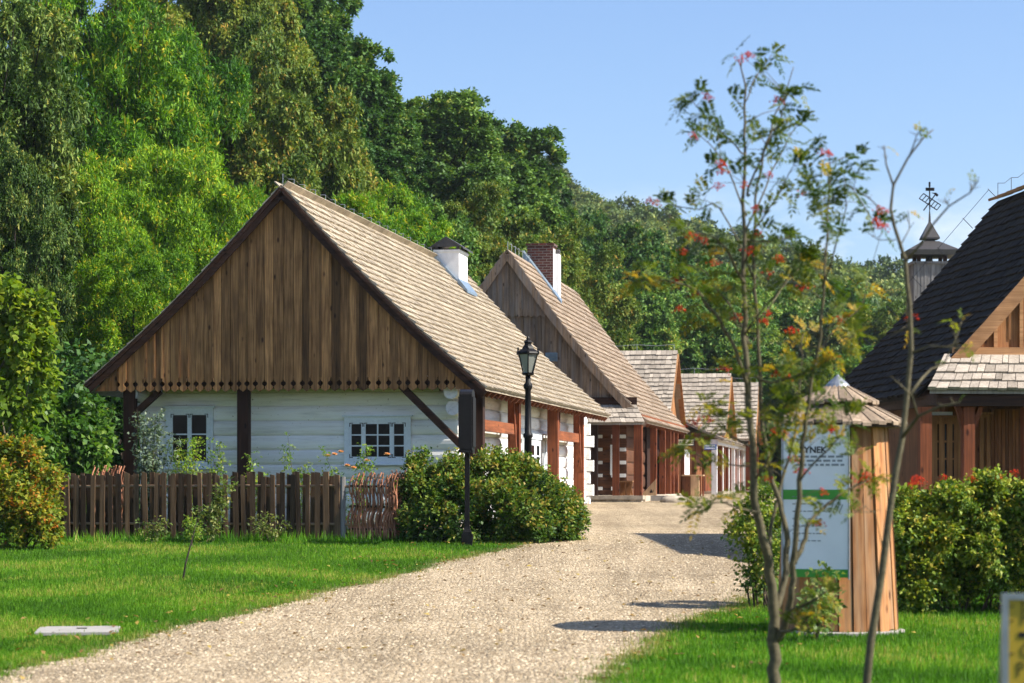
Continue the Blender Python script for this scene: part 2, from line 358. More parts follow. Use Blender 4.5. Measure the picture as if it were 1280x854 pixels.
# loose stones standing out of the path
rng = np.random.default_rng(3)
N = 55000
y = 17+(48-17)*rng.random(N)**1.35; u = rng.random(N)
a, c_ = path_l(y), path_r(y); x = a+(c_-a)*(u*1.01-.005); z = gz(y)+.008
r = .008+.014*rng.random(N)**2.5; asp = .7+.6*rng.random(N); ph = rng.random(N)*6.28; h = r*(.22+.35*rng.random(N))
k = np.arange(6)*math.pi/3
ca, sa = np.cos(ph)[:, None], np.sin(ph)[:, None]
def ring(s, hz):
    jx = (r*asp)[:, None]*np.cos(k)*s*(.85+.3*rng.random((N, 6))); jy = r[:, None]*np.sin(k)*s*(.85+.3*rng.random((N, 6)))
    return np.stack([x[:, None]+jx*ca-jy*sa, y[:, None]+jx*sa+jy*ca, (z+hz)[:, None]+0*jx], -1)
P = np.concatenate([ring(1, -.004*np.ones(N)), ring(.62, h)], 1)      # N,12,3
base = np.arange(N)[:, None]*12
sides = np.stack([np.stack([base[:, 0]+i, base[:, 0]+(i+1) % 6, base[:, 0]+6+(i+1) % 6, base[:, 0]+6+i], -1) for i in range(6)], 1)
tops = np.stack([np.stack([base[:, 0]+6, base[:, 0]+7, base[:, 0]+8, base[:, 0]+9], -1), np.stack([base[:, 0]+9, base[:, 0]+10, base[:, 0]+11, base[:, 0]+6], -1)], 1)
fc = np.concatenate([sides, tops], 1).reshape(-1, 4)
me = np_mesh_idx('gravel', P.reshape(-1, 3), fc, np.repeat(rng.random(N), 8), M['pebble'])
tag(link(bpy.data.objects.new('gravel', me)), kind='stuff', label='loose beige stones bedded in the path')

# grass blades
def grass(name, x, y, hmin, hmax, w, m, seed, label, lean=.5):
    rg = np.random.default_rng(seed); n = len(x)
    z = gz(y)-.005; ph = rg.random(n)*6.283; h = hmin+(hmax-hmin)*rg.random(n)**1.5
    ld = rg.random(n)*6.283; ln = h*lean*rg.random(n)
    B = np.stack([x, y, z], -1); s = np.stack([np.cos(ph), np.sin(ph), 0*ph], -1)*(w*(.6+.8*rg.random(n)))[:, None]/2
    gx, gy = np.floor(x/.11+np.sin(y*7)*.5), np.floor(y/.16+np.sin(x*9)*.5); hs = np.modf(np.sin(gx*12.9898+gy*78.233)*43758.5453)[0]; h = h*(1+.55*hs)
    T = B+np.stack([np.cos(ld)*ln, np.sin(ld)*ln, h], -1); vv = np.stack([B-s, B+s, T], 1).reshape(-1, 3)
    patch = .5+.24*hs+.18*np.sin(x*1.7+np.sin(y*.9)*2)+.15*np.sin(y*1.3+x*.6+1.5)
    t = np.clip(patch-.05+rg.normal(0, .17, n), 0, 1)
    dry = (np.sin(x*.9+1.3*np.sin(y*.37))+np.sin(y*.8+x*.35+2)+.6*np.sin(x*3.1-y*1.7) > 1.35) & (rg.random(n) < .3); t[dry] = .93+.07*rg.random(dry.sum())
    me = np_mesh(name, vv, 3, t, m); return tag(link(bpy.data.objects.new(name, me)), kind='stuff', label=label)
n = 480000
y = 18.5+(46.5-18.5)*rng.random(n)**1.45
xl = -650*y/3000*1.12-1.5; x = xl+(path_l(y)+.06*rng.normal(size=n)-xl)*rng.random(n)
pcv = G(98, 790); okc = ~((np.abs(x-pcv.x-.02*np.sin(y*23)) < .45) & (y-pcv.y-.03*np.sin(x*19) < .57) & (y-pcv.y > -.75+.12*np.sin(x*31))); x, y = x[okc], y[okc]
grass('grass', x, y, .025, .062, .014, M['blade'], 5, 'short mown green grass of the left lawn')
n = 400000
y = 13+(42-13)*rng.random(n)**1.5
xr = 650*y/3000*1.12+2.6; x = path_r(y)+.06*rng.normal(size=n); x = x+(xr-x)*rng.random(n); ok = xr > path_r(y)
grass('grass', x[ok], y[ok], .025, .07, .013, M['blade'], 6, 'short mown green grass right of the path')
# ragged, half dry edge of the lawns
n = 42000; y = 15+31*rng.random(n)**1.2; sd = rng.random(n) < .5
x = np.where(sd, path_l(y)+.2*rng.normal(size=n)*rng.random(n), path_r(y)+.2*rng.normal(size=n)*rng.random(n))
grass('grass', x, y, .02, .07, .012, M['blade_dry'], 7, 'half dry grass along the path edges', .9)

# ------------------------------------------------------------------ leaves and trees
def leaf_quads(P, T, N, L, Wd, fold=.12):
    N = unit(N-T*np.sum(N*T, -1, keepdims=True)); Sd = np.cross(N, T)
    L = L[:, None]; Wd = Wd[:, None]
    mid = P+T*L*.42+N*L*fold
    return np.stack([P, mid+Sd*Wd/2, P+T*L-N*L*fold*.5, mid-Sd*Wd/2], 1).reshape(-1, 3)
def spray_leaves(rg, centers, dirs, m, L, Wd, slen, droop, spread, up, tint_s, tj=.13):
    K = len(centers); t = (np.arange(m)+rg.random((K, m)))/m
    A = dirs[:, None, :]
    pos = centers[:, None]+A*(t*slen)[..., None]; pos[..., 2] -= droop*slen*t**2*.8
    pos += rg.normal(0, L*.35, pos.shape)
    sd = rg.normal(0, 1, pos.shape)
    T = unit(A*.7+sd*spread+np.array([0, 0, -droop*.7])); N = unit(np.array([0, 0, up])+A*.5+rg.normal(0, .55, pos.shape))
    n = K*m; pos, T, N = pos.reshape(n, 3), T.reshape(n, 3), N.reshape(n, 3)
    Ls = L*(.65+.7*rg.random(n)); Ws = Wd*(.7+.6*rg.random(n))
    return leaf_quads(pos, T, N, Ls, Ws), np.clip(np.repeat(tint_s, m)+rg.normal(0, tj, n), 0, 1)
def crown_mesh(name, seed, blobs, nspray, m, L, Wd, slen, droop, mt, spread=.6, up=.9, inner=.15, accent=.03, shoots=0.0, sub=9, clump=.24, flat=.85, sagout=0.0):
    rg = np.random.default_rng(seed); B = np.array([[*c, r] for c, r in blobs], float)
    w = B[:, 3]**2; k = rg.choice(len(B), nspray, p=w/w.sum())
    # every lump carries a few twig clusters; leaves gather round those and leave gaps between them
    sdv = rg.normal(size=(len(B), sub, 3)); cen = np.average(B[:, :3], axis=0, weights=B[:, 3])
    outw = unit(B[:, :3]-cen)[:, None]*np.array([1, 1, .5]); sdv = unit(unit(sdv)+outw*.55+np.array([0, 0, .22])); srad = rg.uniform(.68, 1.18, (len(B), sub)); stint = rg.normal(0, .09, (len(B), sub))
    q = rg.integers(0, sub, nspray)
    d = unit(sdv[k, q]+rg.normal(0, clump, (nspray, 3))); flip = (d[:, 2] < -.45) & (rg.random(nspray) < .6); d[flip, 2] *= -1
    rr = B[k, 3]*np.where(rg.random(nspray) < inner, rg.random(nspray)*.7+.1, srad[k, q]*(.82+.22*rg.random(nspray)))
    c = B[k, :3]+d*rr[:, None]*np.array([1, 1, flat]); c[:, 2] -= sagout*(np.hypot(c[:, 0]-B[k, 0], c[:, 1]-B[k, 1]))**1.5
    a = unit(d+np.array([0, 0, .15-droop*.6])+rg.normal(0, .35, d.shape))
    sh = (rg.random(nspray) < shoots) & (d[:, 2] > -.2); c[sh] += d[sh]*(B[k, 3][sh]*.18)[:, None]; a[sh] = unit(a[sh]+np.array([0, 0, .8]))
    bt = rg.normal(0, .12, len(B)); ts = np.clip(.45+bt[k]+stint[k, q]+rg.normal(0, .2, nspray), .02, .88)
    ts[sh] = np.clip(rg.normal(.8, .1, sh.sum()), .5, .95); acc = rg.random(nspray) < accent; ts[acc] = .97
    v, t = spray_leaves(rg, c, a, m, L, Wd, slen, droop, spread, up, ts)
    return np_mesh(name, v, 4, t, mt)
def ellipsoid_blobs(seed, n, c, rad, r0, r1, zb=-.6):
    rg = random.Random(seed); out = []
    for i in range(n):
        z = zb+(1-zb)*((i+.5)/n); ph = i*2.39996+rg.uniform(-.4, .4); s = math.sqrt(max(0, 1-z*z))
        q = rg.uniform(.55, .98); r = rg.uniform(r0, r1)
        out.append(((c[0]+rad[0]*q*s*math.cos(ph), c[1]+rad[1]*q*s*math.sin(ph), c[2]+rad[2]*q*z), r))
    for i in range(max(2, n//5)):
        out.append(((c[0]+rg.uniform(-.4, .4)*rad[0], c[1]+rg.uniform(-.4, .4)*rad[1], c[2]+rg.uniform(-.5, .4)*rad[2]), r1*1.15))
    return out
def trunk_mb(seed, blobs, r0, H, lean=(0, 0), nl=9):
    rg = random.Random(seed); mb = MB(); top = V((lean[0], lean[1], H))
    pts = [V((lean[0]*t*t+rg.uniform(-.15, .15)*(t > 0), lean[1]*t*t+rg.uniform(-.15, .15)*(t > 0), H*t)) for t in (0, .02, .15, .35, .55, .75, 1)]
    mb.tube(pts, [r0*1.5, r0*1.15, r0, r0*.85, r0*.65, r0*.4, r0*.1], 9)
    bl = list(blobs); rg.shuffle(bl)
    for c, r in bl[:nl]:
        c = V(c); h = max(.22*H, min(.72*H, c.z*.62)); q = V((lean[0]*(h/H)**2, lean[1]*(h/H)**2, h))
        mid = q.lerp(c, .5)+V((rg.uniform(-.4, .4), rg.uniform(-.4, .4), -.25)); rr = r0*.5*(1-h/H*.6)
        mb.tube([q, mid, c, c+(c-mid)*.4], [rr, rr*.65, rr*.3, rr*.08], 6)
    return mb
SPEC = {}
def species(key, H, blobs, r0, nspray, m, L, Wd, slen, droop, lm, bark='bark', seed=1, lean=(0, 0), **kw):
    cm = crown_mesh(key+'_crown', seed, blobs, nspray, m, L, Wd, slen, droop, M[lm], **kw)
    tb = trunk_mb(seed, blobs, r0, H*.85, lean); me = bpy.data.meshes.new(key+'_trunk'); me.from_pydata(tb.v, [], tb.f)
    me.attributes.new('tint', 'FLOAT', 'FACE'); me.materials.append(M[bark]); me.shade_smooth(); me.update()
    SPEC[key] = (H, me, cm)
EB = ellipsoid_blobs
species('robinia', 16, EB(1, 46, (0, 0, 10), (4.7, 4.7, 6.2), .8, 1.5, -.85), .22, 11500, 8, .30, .075, .75, .28, 'lf_robinia', seed=1, spread=.75, up=1.2, accent=.02, flat=.5, sagout=.10, clump=.16, sub=7, inner=.06)
species('robinia_b', 15, EB(2, 40, (.3, 0, 8.6), (4.5, 4.3, 6.3), .8, 1.5, -.9), .2, 10500, 8, .30, .075, .75, .28, 'lf_robinia', seed=2, spread=.75, up=1.2, accent=.03, flat=.5, sagout=.10, clump=.16, sub=7, inner=.06)
species('ash', 18, EB(3, 48, (0, 0, 10.5), (4.6, 4.6, 7.5), .7, 1.4, -.95), .28, 9000, 8, .28, .10, .5, .4, 'lf_ash', 'bark_dark', seed=3, spread=.8, up=.9, accent=.03, flat=.65, sagout=.10, sub=6, clump=.17, inner=.05)
species('hornbeam', 15, EB(4, 44, (0, 0, 9), (4.5, 4.5, 6.3), .7, 1.4, -.9), .22, 11500, 9, .20, .11, .5, .45, 'lf_olive', seed=4, accent=.03, sub=8, clump=.17, inner=.06)
species('hornbeam_b', 13, EB(5, 36, (0, 0, 7.8), (4.0, 4.2, 5.5), .7, 1.3, -.9), .2, 9500, 9, .20, .11, .5, .45, 'lf_olive', seed=5, accent=.06, sub=8, clump=.17, inner=.06)
species('oak', 15, EB(6, 50, (0, 0, 9.5), (5.4, 5.2, 5.4), .95, 1.6, -.7), .32, 11000, 9, .27, .18, .42, .2, 'lf_oak', 'bark_dark', seed=6, lean=(.8, 0), sub=6, clump=.15, inner=.04)
species('oak_b', 15, EB(7, 44, (0, 0, 9.5), (5.0, 4.8, 5.4), .95, 1.6, -.75), .3, 9800, 9, .27, .18, .42, .2, 'lf_oak', 'bark_dark', seed=7, lean=(-.6, 0), sub=6, clump=.15, inner=.04)
species('lime', 14, EB(8, 40, (0, 0, 8.5), (4.7, 4.7, 5.7), .8, 1.5, -.85), .25, 7500, 9, .30, .20, .5, .3, 'lf_mid', seed=8, sub=7, clump=.17, inner=.06)
species('lime_b', 13, EB(9, 34, (0, 0, 7.6), (4.5, 4.3, 5.5), .8, 1.5, -.9), .25, 6500, 9, .30, .20, .5, .3, 'lf_mid', seed=9, sub=7, clump=.17, inner=.06)
NAMES = {'robinia': 'robinia_tree', 'robinia_b': 'robinia_tree', 'ash': 'ash_tree', 'hornbeam': 'hornbeam_tree', 'hornbeam_b': 'hornbeam_tree', 'oak': 'oak_tree', 'oak_b': 'oak_tree', 'lime': 'broadleaf_tree', 'lime_b': 'broadleaf_tree'}
def tree(key, px, top, D, label, group, wscale=1.0, rz=None, dip=0.0):
    H, tm, cm = SPEC[key]; x = (px-CX)*D/F; zb = float(terrain(x, D))-dip
    s = (EYE+(HY-top)*D/F-zb)/H
    o = thing(NAMES[key], label, 'tree', (x, D, zb), rnd.uniform(0, 6.28) if rz is None else rz, group)
    o.scale = (s*wscale, s*wscale, s)
    link(bpy.data.objects.new('trunk', tm), o); link(bpy.data.objects.new('crown', cm), o)
    return o
GL, GM, GO, GB = 'tall trees behind the long white cottage', 'trees along the foot of the hill', 'oaks on the hill crest', 'trees on the lower hillside'
for a in [
    ('ash', -8, -70, 62, 'dark drooping ash tree at the left edge, in front of the robinias', GL, .62),
    ('ash', 40, 20, 70, 'dark ash tree between the left edge and the tall bright robinia', GL, .5),
    ('ash', 20, 150, 58, 'dark ash tree just above the yellow-green maple at the left edge', GL, .5),
    ('ash', 70, -90, 80, 'dark ash tree at the top, furthest right of the ashes', GL, .5),
    ('ash', 75, 330, 61, 'low dark ash tree above the fresh green shrub', GL, .75),
    ('robinia', 150, -30, 79, 'tall bright green robinia at the top, right of the dark ashes', GL, .62),
    ('robinia_b', 195, 130, 70, 'brightest yellow-green robinia just left of the front gable slope', GL, .62),
    ('robinia', 125, 200, 66, 'bright robinia low beside the left eave corner of the cottage', GL, .6),
    ('robinia_b', 255, 220, 73, 'yellow green robinia touching the front gable slope half way up', GL, .62),
    ('robinia_b', 305, 185, 82, 'mid green robinia directly behind the peak of the front gable', GL, .7),
    ('robinia', 225, 40, 88, 'bright robinia between the tall left robinia and the rusty hornbeams', GL, .55),
    ('robinia', 165, 290, 60, 'lowest bright robinia, over the left eave of the cottage', GL, .75),
    ('hornbeam', 235, -70, 100, 'yellowish hornbeam at the top edge, above the bright robinias', GL, .8),
    ('hornbeam', 300, -70, 99, 'olive brown hornbeam at the top, left of the crest oaks', GL, .55),
    ('hornbeam_b', 350, 55, 92, 'rust tinged hornbeam right above the front gable peak', GL, .6),
    ('hornbeam', 275, 70, 91, 'olive hornbeam behind the brightest robinia', GL, .5),
    ('hornbeam_b', 325, 130, 88, 'greyish hornbeam low behind the front gable peak', GL, .65),
    ('hornbeam_b', 400, 150, 95, 'olive hornbeam under the leaning oak limbs, right of the gable peak', GL, .7),
    ('robinia_b', 450, 212, 86, 'low light green robinia behind the ridge, left of the white chimney', GL, .85),
    ('robinia', 505, 235, 88, 'light green robinia above the white chimney', GL, .75),
    ('oak', 318, -95, 116, 'dark oak at the top edge, first of the crest oaks from the left', GO, .95),
    ('oak_b', 348, -22, 112, 'dark oak whose crown tip leaves the picture top, beside the open sky', GO, 1.0),
    ('oak', 388, 26, 110, 'dark oak with long leaning limbs, second step down the crest', GO, 1.0),
    ('oak_b', 432, 76, 112, 'dark oak at the third step down the crest, left of the dip', GO, 1.1),
    ('oak', 380, 95, 104, 'dark oak below the leaning one, inside the wood', GO, .9),
    ('oak_b', 478, 138, 118, 'dark oak filling the dip between the two main crest crowns', GO, 1.2),
    ('oak', 538, 114, 117, 'broad dark oak in the middle of the crest above the white chimney', GO, 1.15),
    ('oak_b', 582, 132, 122, 'dark oak close right of the broad middle oak', GO, 1.15),
    ('oak', 615, 172, 127, 'dark oak where the crest starts to fall to the right', GO, 1.1),
    ('oak_b', 636, 208, 130, 'dark oak at the low right end of the crest row', GO, 1.0),
    ('oak_b', 560, 190, 110, 'dark oak inside the wood under the broad middle oak', GO, 1.1),
    ('oak', 600, 225, 118, 'dark oak inside the wood above the second gable peak', GO, 1.1),
    ('oak_b', 455, 170, 108, 'dark oak inside the wood above the light green robinias', GO, 1.1),
    ('hornbeam', 575, 235, 98, 'olive hornbeam between the white chimney and the crest oaks', GM, .75),
    ('hornbeam_b', 630, 250, 100, 'yellowish hornbeam behind the peak of the second gable', GM, .8),
    ('hornbeam', 690, 278, 108, 'olive brown hornbeam rising behind the brick chimney', GM, .7),
    ('lime', 535, 268, 96, 'mid green tree just right of the white chimney', GM, .75),
    ('hornbeam_b', 722, 318, 112, 'small olive hornbeam right of the brick chimney', GM, .8),
    ('lime', 768, 278, 152, 'light green tree above the ridge end of the second house', GB, .8),
    ('lime_b', 812, 288, 156, 'green tree in the middle of the lower hillside', GB, .8),
    ('lime', 745, 310, 138, 'mid green tree close behind the second house roof', GB, .8),
    ('lime_b', 855, 305, 168, 'green tree left of the rowan, half way up the hillside', GB, .8),
    ('lime', 795, 352, 132, 'dark green tree right behind the third roof', GB, .9),
    ('lime_b', 850, 372, 138, 'dark green tree above the fourth roof', GB, .95),
    ('lime', 900, 348, 152, 'green tree behind the upper rowan branches', GB, .85),
    ('lime_b', 905, 408, 140, 'green tree above the fifth roof', GB, 1.0),
    ('lime', 950, 362, 160, 'dull green tree right of the rowan stems', GB, .9),
    ('lime_b', 1000, 378, 158, 'dull green tree above the kiosk roof', GB, 1.0),
    ('lime', 1045, 370, 170, 'green tree half way between kiosk roof and bell turret', GB, .95),
    ('hornbeam_b', 1095, 390, 150, 'olive tree just left of the dark roof', GB, 1.1),
    ('lime_b', 1130, 378, 165, 'green tree in front of the foot of the bell turret', GB, 1.0),
    ('lime', 960, 440, 132, 'green tree low behind the rowan, right of the fifth roof', GB, 1.1),
    ('hornbeam_b', 1010, 452, 128, 'light olive tree directly behind the kiosk cap', GB, .9),
    ('lime_b', 1060, 430, 134, 'green tree between kiosk cap and dark roof', GB, 1.1),
]: tree(*a)

# far wood: one mass of crowns over the distant slopes
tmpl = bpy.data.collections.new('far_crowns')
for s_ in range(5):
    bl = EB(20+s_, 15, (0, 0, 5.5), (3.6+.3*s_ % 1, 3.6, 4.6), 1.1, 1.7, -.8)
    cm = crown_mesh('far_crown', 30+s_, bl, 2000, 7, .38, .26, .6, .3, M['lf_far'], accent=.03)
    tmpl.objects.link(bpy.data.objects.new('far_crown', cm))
pts, rots, scl = [], [], []
y = 150.
rg = random.Random(11)
while y < 440:
    st = 5.2+y*.004; x = -560*y/3000 if y > 175 else 20*y/150.
    x = min(x, 0) if y > 175 else x
    while x < 760*y/3000+8:
        qx, qy = x+rg.uniform(-1.6, 1.6), y+rg.uniform(-1.6, 1.6)
        pts.append((qx, qy, float(terrain(qx, qy))+.3)); rots.append((0, 0, rg.uniform(0, 6.28))); s_ = rg.uniform(.75, 1.1); scl.append((s_*1.1, s_*1.1, s_*rg.uniform(.9, 1.1)))
        x += st
    y += st*.95
me = bpy.data.meshes.new('far_wood'); me.from_pydata(pts, [], [])
for nm, dat in (('rot', rots), ('scl', scl)):
    at = me.attributes.new(nm, 'FLOAT_VECTOR', 'POINT'); at.data.foreach_set('vector', np.array(dat, dtype=np.float32).ravel())
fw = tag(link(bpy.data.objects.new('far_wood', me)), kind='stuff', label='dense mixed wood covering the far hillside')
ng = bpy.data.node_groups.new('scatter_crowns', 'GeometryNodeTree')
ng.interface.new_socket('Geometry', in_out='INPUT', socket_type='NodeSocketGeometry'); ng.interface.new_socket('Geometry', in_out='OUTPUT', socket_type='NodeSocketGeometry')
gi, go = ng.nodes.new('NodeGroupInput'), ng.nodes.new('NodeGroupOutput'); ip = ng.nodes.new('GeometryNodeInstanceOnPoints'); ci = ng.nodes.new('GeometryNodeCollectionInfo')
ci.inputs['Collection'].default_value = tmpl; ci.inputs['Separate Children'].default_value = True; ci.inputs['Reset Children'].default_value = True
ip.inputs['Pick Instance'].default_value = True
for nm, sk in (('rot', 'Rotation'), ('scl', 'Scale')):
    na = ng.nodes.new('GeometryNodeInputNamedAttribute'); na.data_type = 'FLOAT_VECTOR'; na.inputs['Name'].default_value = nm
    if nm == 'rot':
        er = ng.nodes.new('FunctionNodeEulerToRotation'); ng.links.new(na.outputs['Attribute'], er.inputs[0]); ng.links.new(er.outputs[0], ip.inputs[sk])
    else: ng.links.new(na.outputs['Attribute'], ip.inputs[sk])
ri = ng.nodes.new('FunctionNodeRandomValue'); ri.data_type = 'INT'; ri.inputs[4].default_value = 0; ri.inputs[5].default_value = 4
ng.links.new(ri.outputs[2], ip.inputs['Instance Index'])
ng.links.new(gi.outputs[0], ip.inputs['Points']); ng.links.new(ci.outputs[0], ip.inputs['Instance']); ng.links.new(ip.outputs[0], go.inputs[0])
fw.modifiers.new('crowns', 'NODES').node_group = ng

# fallen leaves
n = 900; y = 16+30*rng.random(n); side = rng.random(n) < .5; dx = np.abs(rng.normal(0, 1.1, n))
x = np.where(side, path_l(y)+.35-dx, path_r(y)-.35+dx); n2 = 260; y[:n2] = 22+22*rng.random(n2); x[:n2] = path_l(y[:n2])+(path_r(y[:n2])-path_l(y[:n2]))*rng.random(n2)
ang = rng.random(n)*6.283; T = unit(np.stack([np.cos(ang), np.sin(ang), .3*rng.normal(size=n)], -1)); N = unit(np.stack([.3*rng.normal(size=n), .3*rng.normal(size=n), np.ones(n)], -1))
P = np.stack([x, y, gz(y)+.025+.02*rng.random(n)*(np.arange(n) >= n2)], -1)
M['lf_fallen'] = leafm('fallen_leaves', [(0, (.10, .05, .02)), (.5, (.26, .15, .04)), (1, (.45, .33, .07))], .15, rv=0)
tag(link(bpy.data.objects.new('fallen_leaves', np_mesh('fallen_leaves', leaf_quads(P, T, N, .05+.05*rng.random(n), .03+.03*rng.random(n)), 4, rng.random(n), M['lf_fallen']))), kind='stuff', label='scattered fallen leaves on lawn edges and path')

# ------------------------------------------------------------------ bushes
def bush(name, label, cat, base, blobs, nspray, m, L, Wd, slen, droop, lm, seed, group=None, stems=8, **kw):
    o = thing(name, label, cat, base, 0, group)
    link(bpy.data.objects.new('foliage', crown_mesh(name+'_foliage', seed, blobs, nspray, m, L, Wd, slen, droop, M[lm], **kw)), o)
    rg = random.Random(seed); mb = MB()
    for i in range(stems):
        c, r = rg.choice(blobs); c = V(c); q = V((c.x*.5+rg.uniform(-.1, .1), c.y*.5+rg.uniform(-.1, .1), -.05))
        mb.tube([q, q.lerp(c, .5)+V((rg.uniform(-.1, .1), rg.uniform(-.1, .1), 0)), c, c+V((0, 0, r*.8))], [.016, .012, .008, .003], 5)
    mb.build('stems', M['bark'], o)
    return o
def blob_px(base, D, pts):
    """crown lumps given as (photo x, photo y, depth offset, radius)"""
    return [(tuple(W(px, py, D+dy)-V(base)), r) for px, py, dy, r in pts]
# berries
ico = bpy.data.meshes.new('b'); import bmesh
bm = bmesh.new(); bmesh.ops.create_icosphere(bm, subdivisions=1, radius=1); ICOV = [v.co.copy() for v in bm.verts]; ICOF = [tuple(v.index for v in f.verts) for f in bm.faces]; bm.free(); bpy.data.meshes.remove(ico)
def berries(name, c, n, rad, seed, parent):
    r = random.Random(seed); mb = MB()
    for i in range(n):
        q = V((r.gauss(0, rad), r.gauss(0, rad), r.gauss(0, rad*.55))); s_ = r.uniform(.0056, .0074); t = r.random()
        mb.add([c+q+v*s_ for v in ICOV], ICOF, t)
        mb.tube([c+V((0, 0, rad*1.6)), c+q], .0009, 3, .1)
    return mb.build(name, M['berry'], parent, True)
# ------------------------------------------------------------------ houses
class House:
    def __init__(s, name, label, cat, px, D, vp, group=None, z0=None):
        x = (px-CX)*D/F; s.loc = V((x, D, float(gz(D)) if z0 is None else z0)); s.th = math.atan((vp-CX)/F)
        s.o = thing(name, label, cat, s.loc, -s.th, group)
        c, n = math.cos(s.th), math.sin(s.th); s.ux, s.uy = V((c, -n, 0)), V((n, c, 0))
    def l(s, p):
        d = V(p)-s.loc; return V((d.dot(s.ux), d.dot(s.uy), d.z))
    def w(s, p): return s.loc+s.ux*p[0]+s.uy*p[1]+V((0, 0, p[2]))
    def hit(s, px, py, ax, val):
        o = V((0, 0, EYE)); d = V(((px-CX)/F, 1, (HY-py)/F)); ol, dl = s.l(o), s.l(o+d)-s.l(o)
        i = 'xyz'.index(ax); return ol+dl*((val-ol[i])/dl[i])
    def z(s, zw): return zw-s.loc.z

def shingles(mb, A, B, C, D_, course, w, th, sag=0.0, rg=None, jit=.02):
    """A,B ridge ends, C,D_ eave ends: overlapping wooden shingles in courses"""
    rg = rg or random.Random(5); A, B, C, D_ = map(V, (A, B, C, D_))
    n = (B-A+D_-C).cross(C-A+D_-B).normalized()
    if n.z < 0: n = -n
    def P(u, v, lift=0): return A.lerp(B, u).lerp(C.lerp(D_, u), v)-V((0, 0, sag*math.sin(math.pi*v)))+n*lift
    nc = max(2, round(((C-A).length+(D_-B).length)/2/course))
    for i in range(nc):
        v0, v1 = i/nc, (i+1)/nc
        wid = ((P(1, v1)-P(0, v1)).length); k = max(2, round(wid/w)); us = [j/k for j in range(k+1)]
        us = [0]+[u+rg.uniform(-.25, .25)/k for u in us[1:-1]]+[1]; rowt = rg.uniform(-.06, .06)
        for a, b in zip(us, us[1:]):
            vt = v1+(.18+rg.uniform(-jit, jit)/course)/nc; lb = th*rg.uniform(.85, 1.25); t = min(1, max(0, .5+rowt+rg.gauss(0, .2)))
            va = max(0, v0-.25/nc); e = .03/k
            p = [P(a+e, va, .004), P(b-e, va, .004), P(b-e, vt, lb), P(a+e, vt, lb), P(b-e, vt, .002), P(a+e, vt, .002)]
            mb.add(p, [(0, 1, 2, 3), (3, 2, 4, 5), (1, 4, 2), (0, 3, 5)], t)
def slab(mb, A, B, C, D_, th, sag=0.0, n=8, t=.3):
    A, B, C, D_ = map(V, (A, B, C, D_)); dz = V((0, 0, -th))
    def P(u, v): return A.lerp(B, u).lerp(C.lerp(D_, u), v)-V((0, 0, sag*math.sin(math.pi*v)))
    for i in range(n):
        a, b, c, d = P(0, i/n), P(1, i/n), P(1, (i+1)/n), P(0, (i+1)/n)
        mb.hexa([a+dz, b+dz, c+dz, d+dz, a, b, c, d], t)

def gable_boards(mb, xr, zr, ze, zb, y, pitch=.2, th=.025, fret=True, rg=None, xl=None, ztop=None, drop=.12):
    """vertical boards filling the triangle under a roof; lower ends cut to a fretwork edge. zr ridge, ze eave height at |x|=xr"""
    rg = rg or random.Random(9); xl = -xr if xl is None else xl
    zt = lambda x: zr-(zr-ze)*abs(x)/xr
    x = xl+.05; xs = [x]
    while x < xr-.05-pitch: x += pitch*rg.uniform(.85, 1.15); xs.append(x)
    xs.append(xr-.05); g = .004
    for a, b in zip(xs, xs[1:]):
        yo = y-rg.uniform(0, .012); t = min(1, max(0, rg.gauss(.52, .2))); w = b-a; m = (a+b)/2
        ta, tb = zt(a), zt(b)
        if ztop is not None: ta, tb = min(ta, ztop), min(tb, ztop)
        if max(ta, tb) < zb+.02: continue
        if fret == 'key' and min(ta, tb) > zb+.3:
            ky = .045; low = []
            def side(xx, sg):  # from the board edge down to the tip: slot, round hole, shoulder
                z0 = zb+.21; q = [(xx-sg*g, z0), (xx-sg*.014, z0-.012)]
                for k in range(5):
                    an = math.pi/2-math.pi*k/4*.92; q.append((xx-sg*(.012+ky*math.cos(an)*1.0), zb+.135+ky*math.sin(an)))
                q += [(xx-sg*.02, zb+.082), (xx-sg*.006, zb+.07), (xx-sg*.02, zb+.02), (m+sg*.022, zb-.01)]
                return q
            pts = list(reversed(side(a, -1)))+[(m, zb-.03)]
            pts = side(a, -1)+[(m, zb-.03)]+list(reversed(side(b, 1)))
            pts = [(a+g, ta)]+pts+[(b-g, tb)]
        elif fret == 'point' and min(ta, tb) > zb+.2:
            pts = [(a+g, ta), (a+g, zb+.07), (m, zb), (b-g, zb+.07), (b-g, tb)]
        else:
            pts = [(a+g, ta), (a+g, zb), (b-g, zb), (b-g, tb)]
            if ta <= zb: pts = [(a+g+(b-a)*(zb-ta)/(tb-ta), zb), (b-g, zb), (b-g, tb)]
            if tb <= zb: pts = [(a+g, ta), (a+g, zb), (b-g-(b-a)*(zb-tb)/(ta-tb), zb)]
        if a < 0 < b and ztop is None: pts.append((0, zr))
        mb.prism([(px, yo, pz) for px, pz in pts], (0, th, 0), t)
        if rg.random() < .45 and min(ta, tb) > zb+.5:
            mb.box(b-.025, b+.025, yo-.014, yo-.001, zb+.25, tb-.02, rg.random())
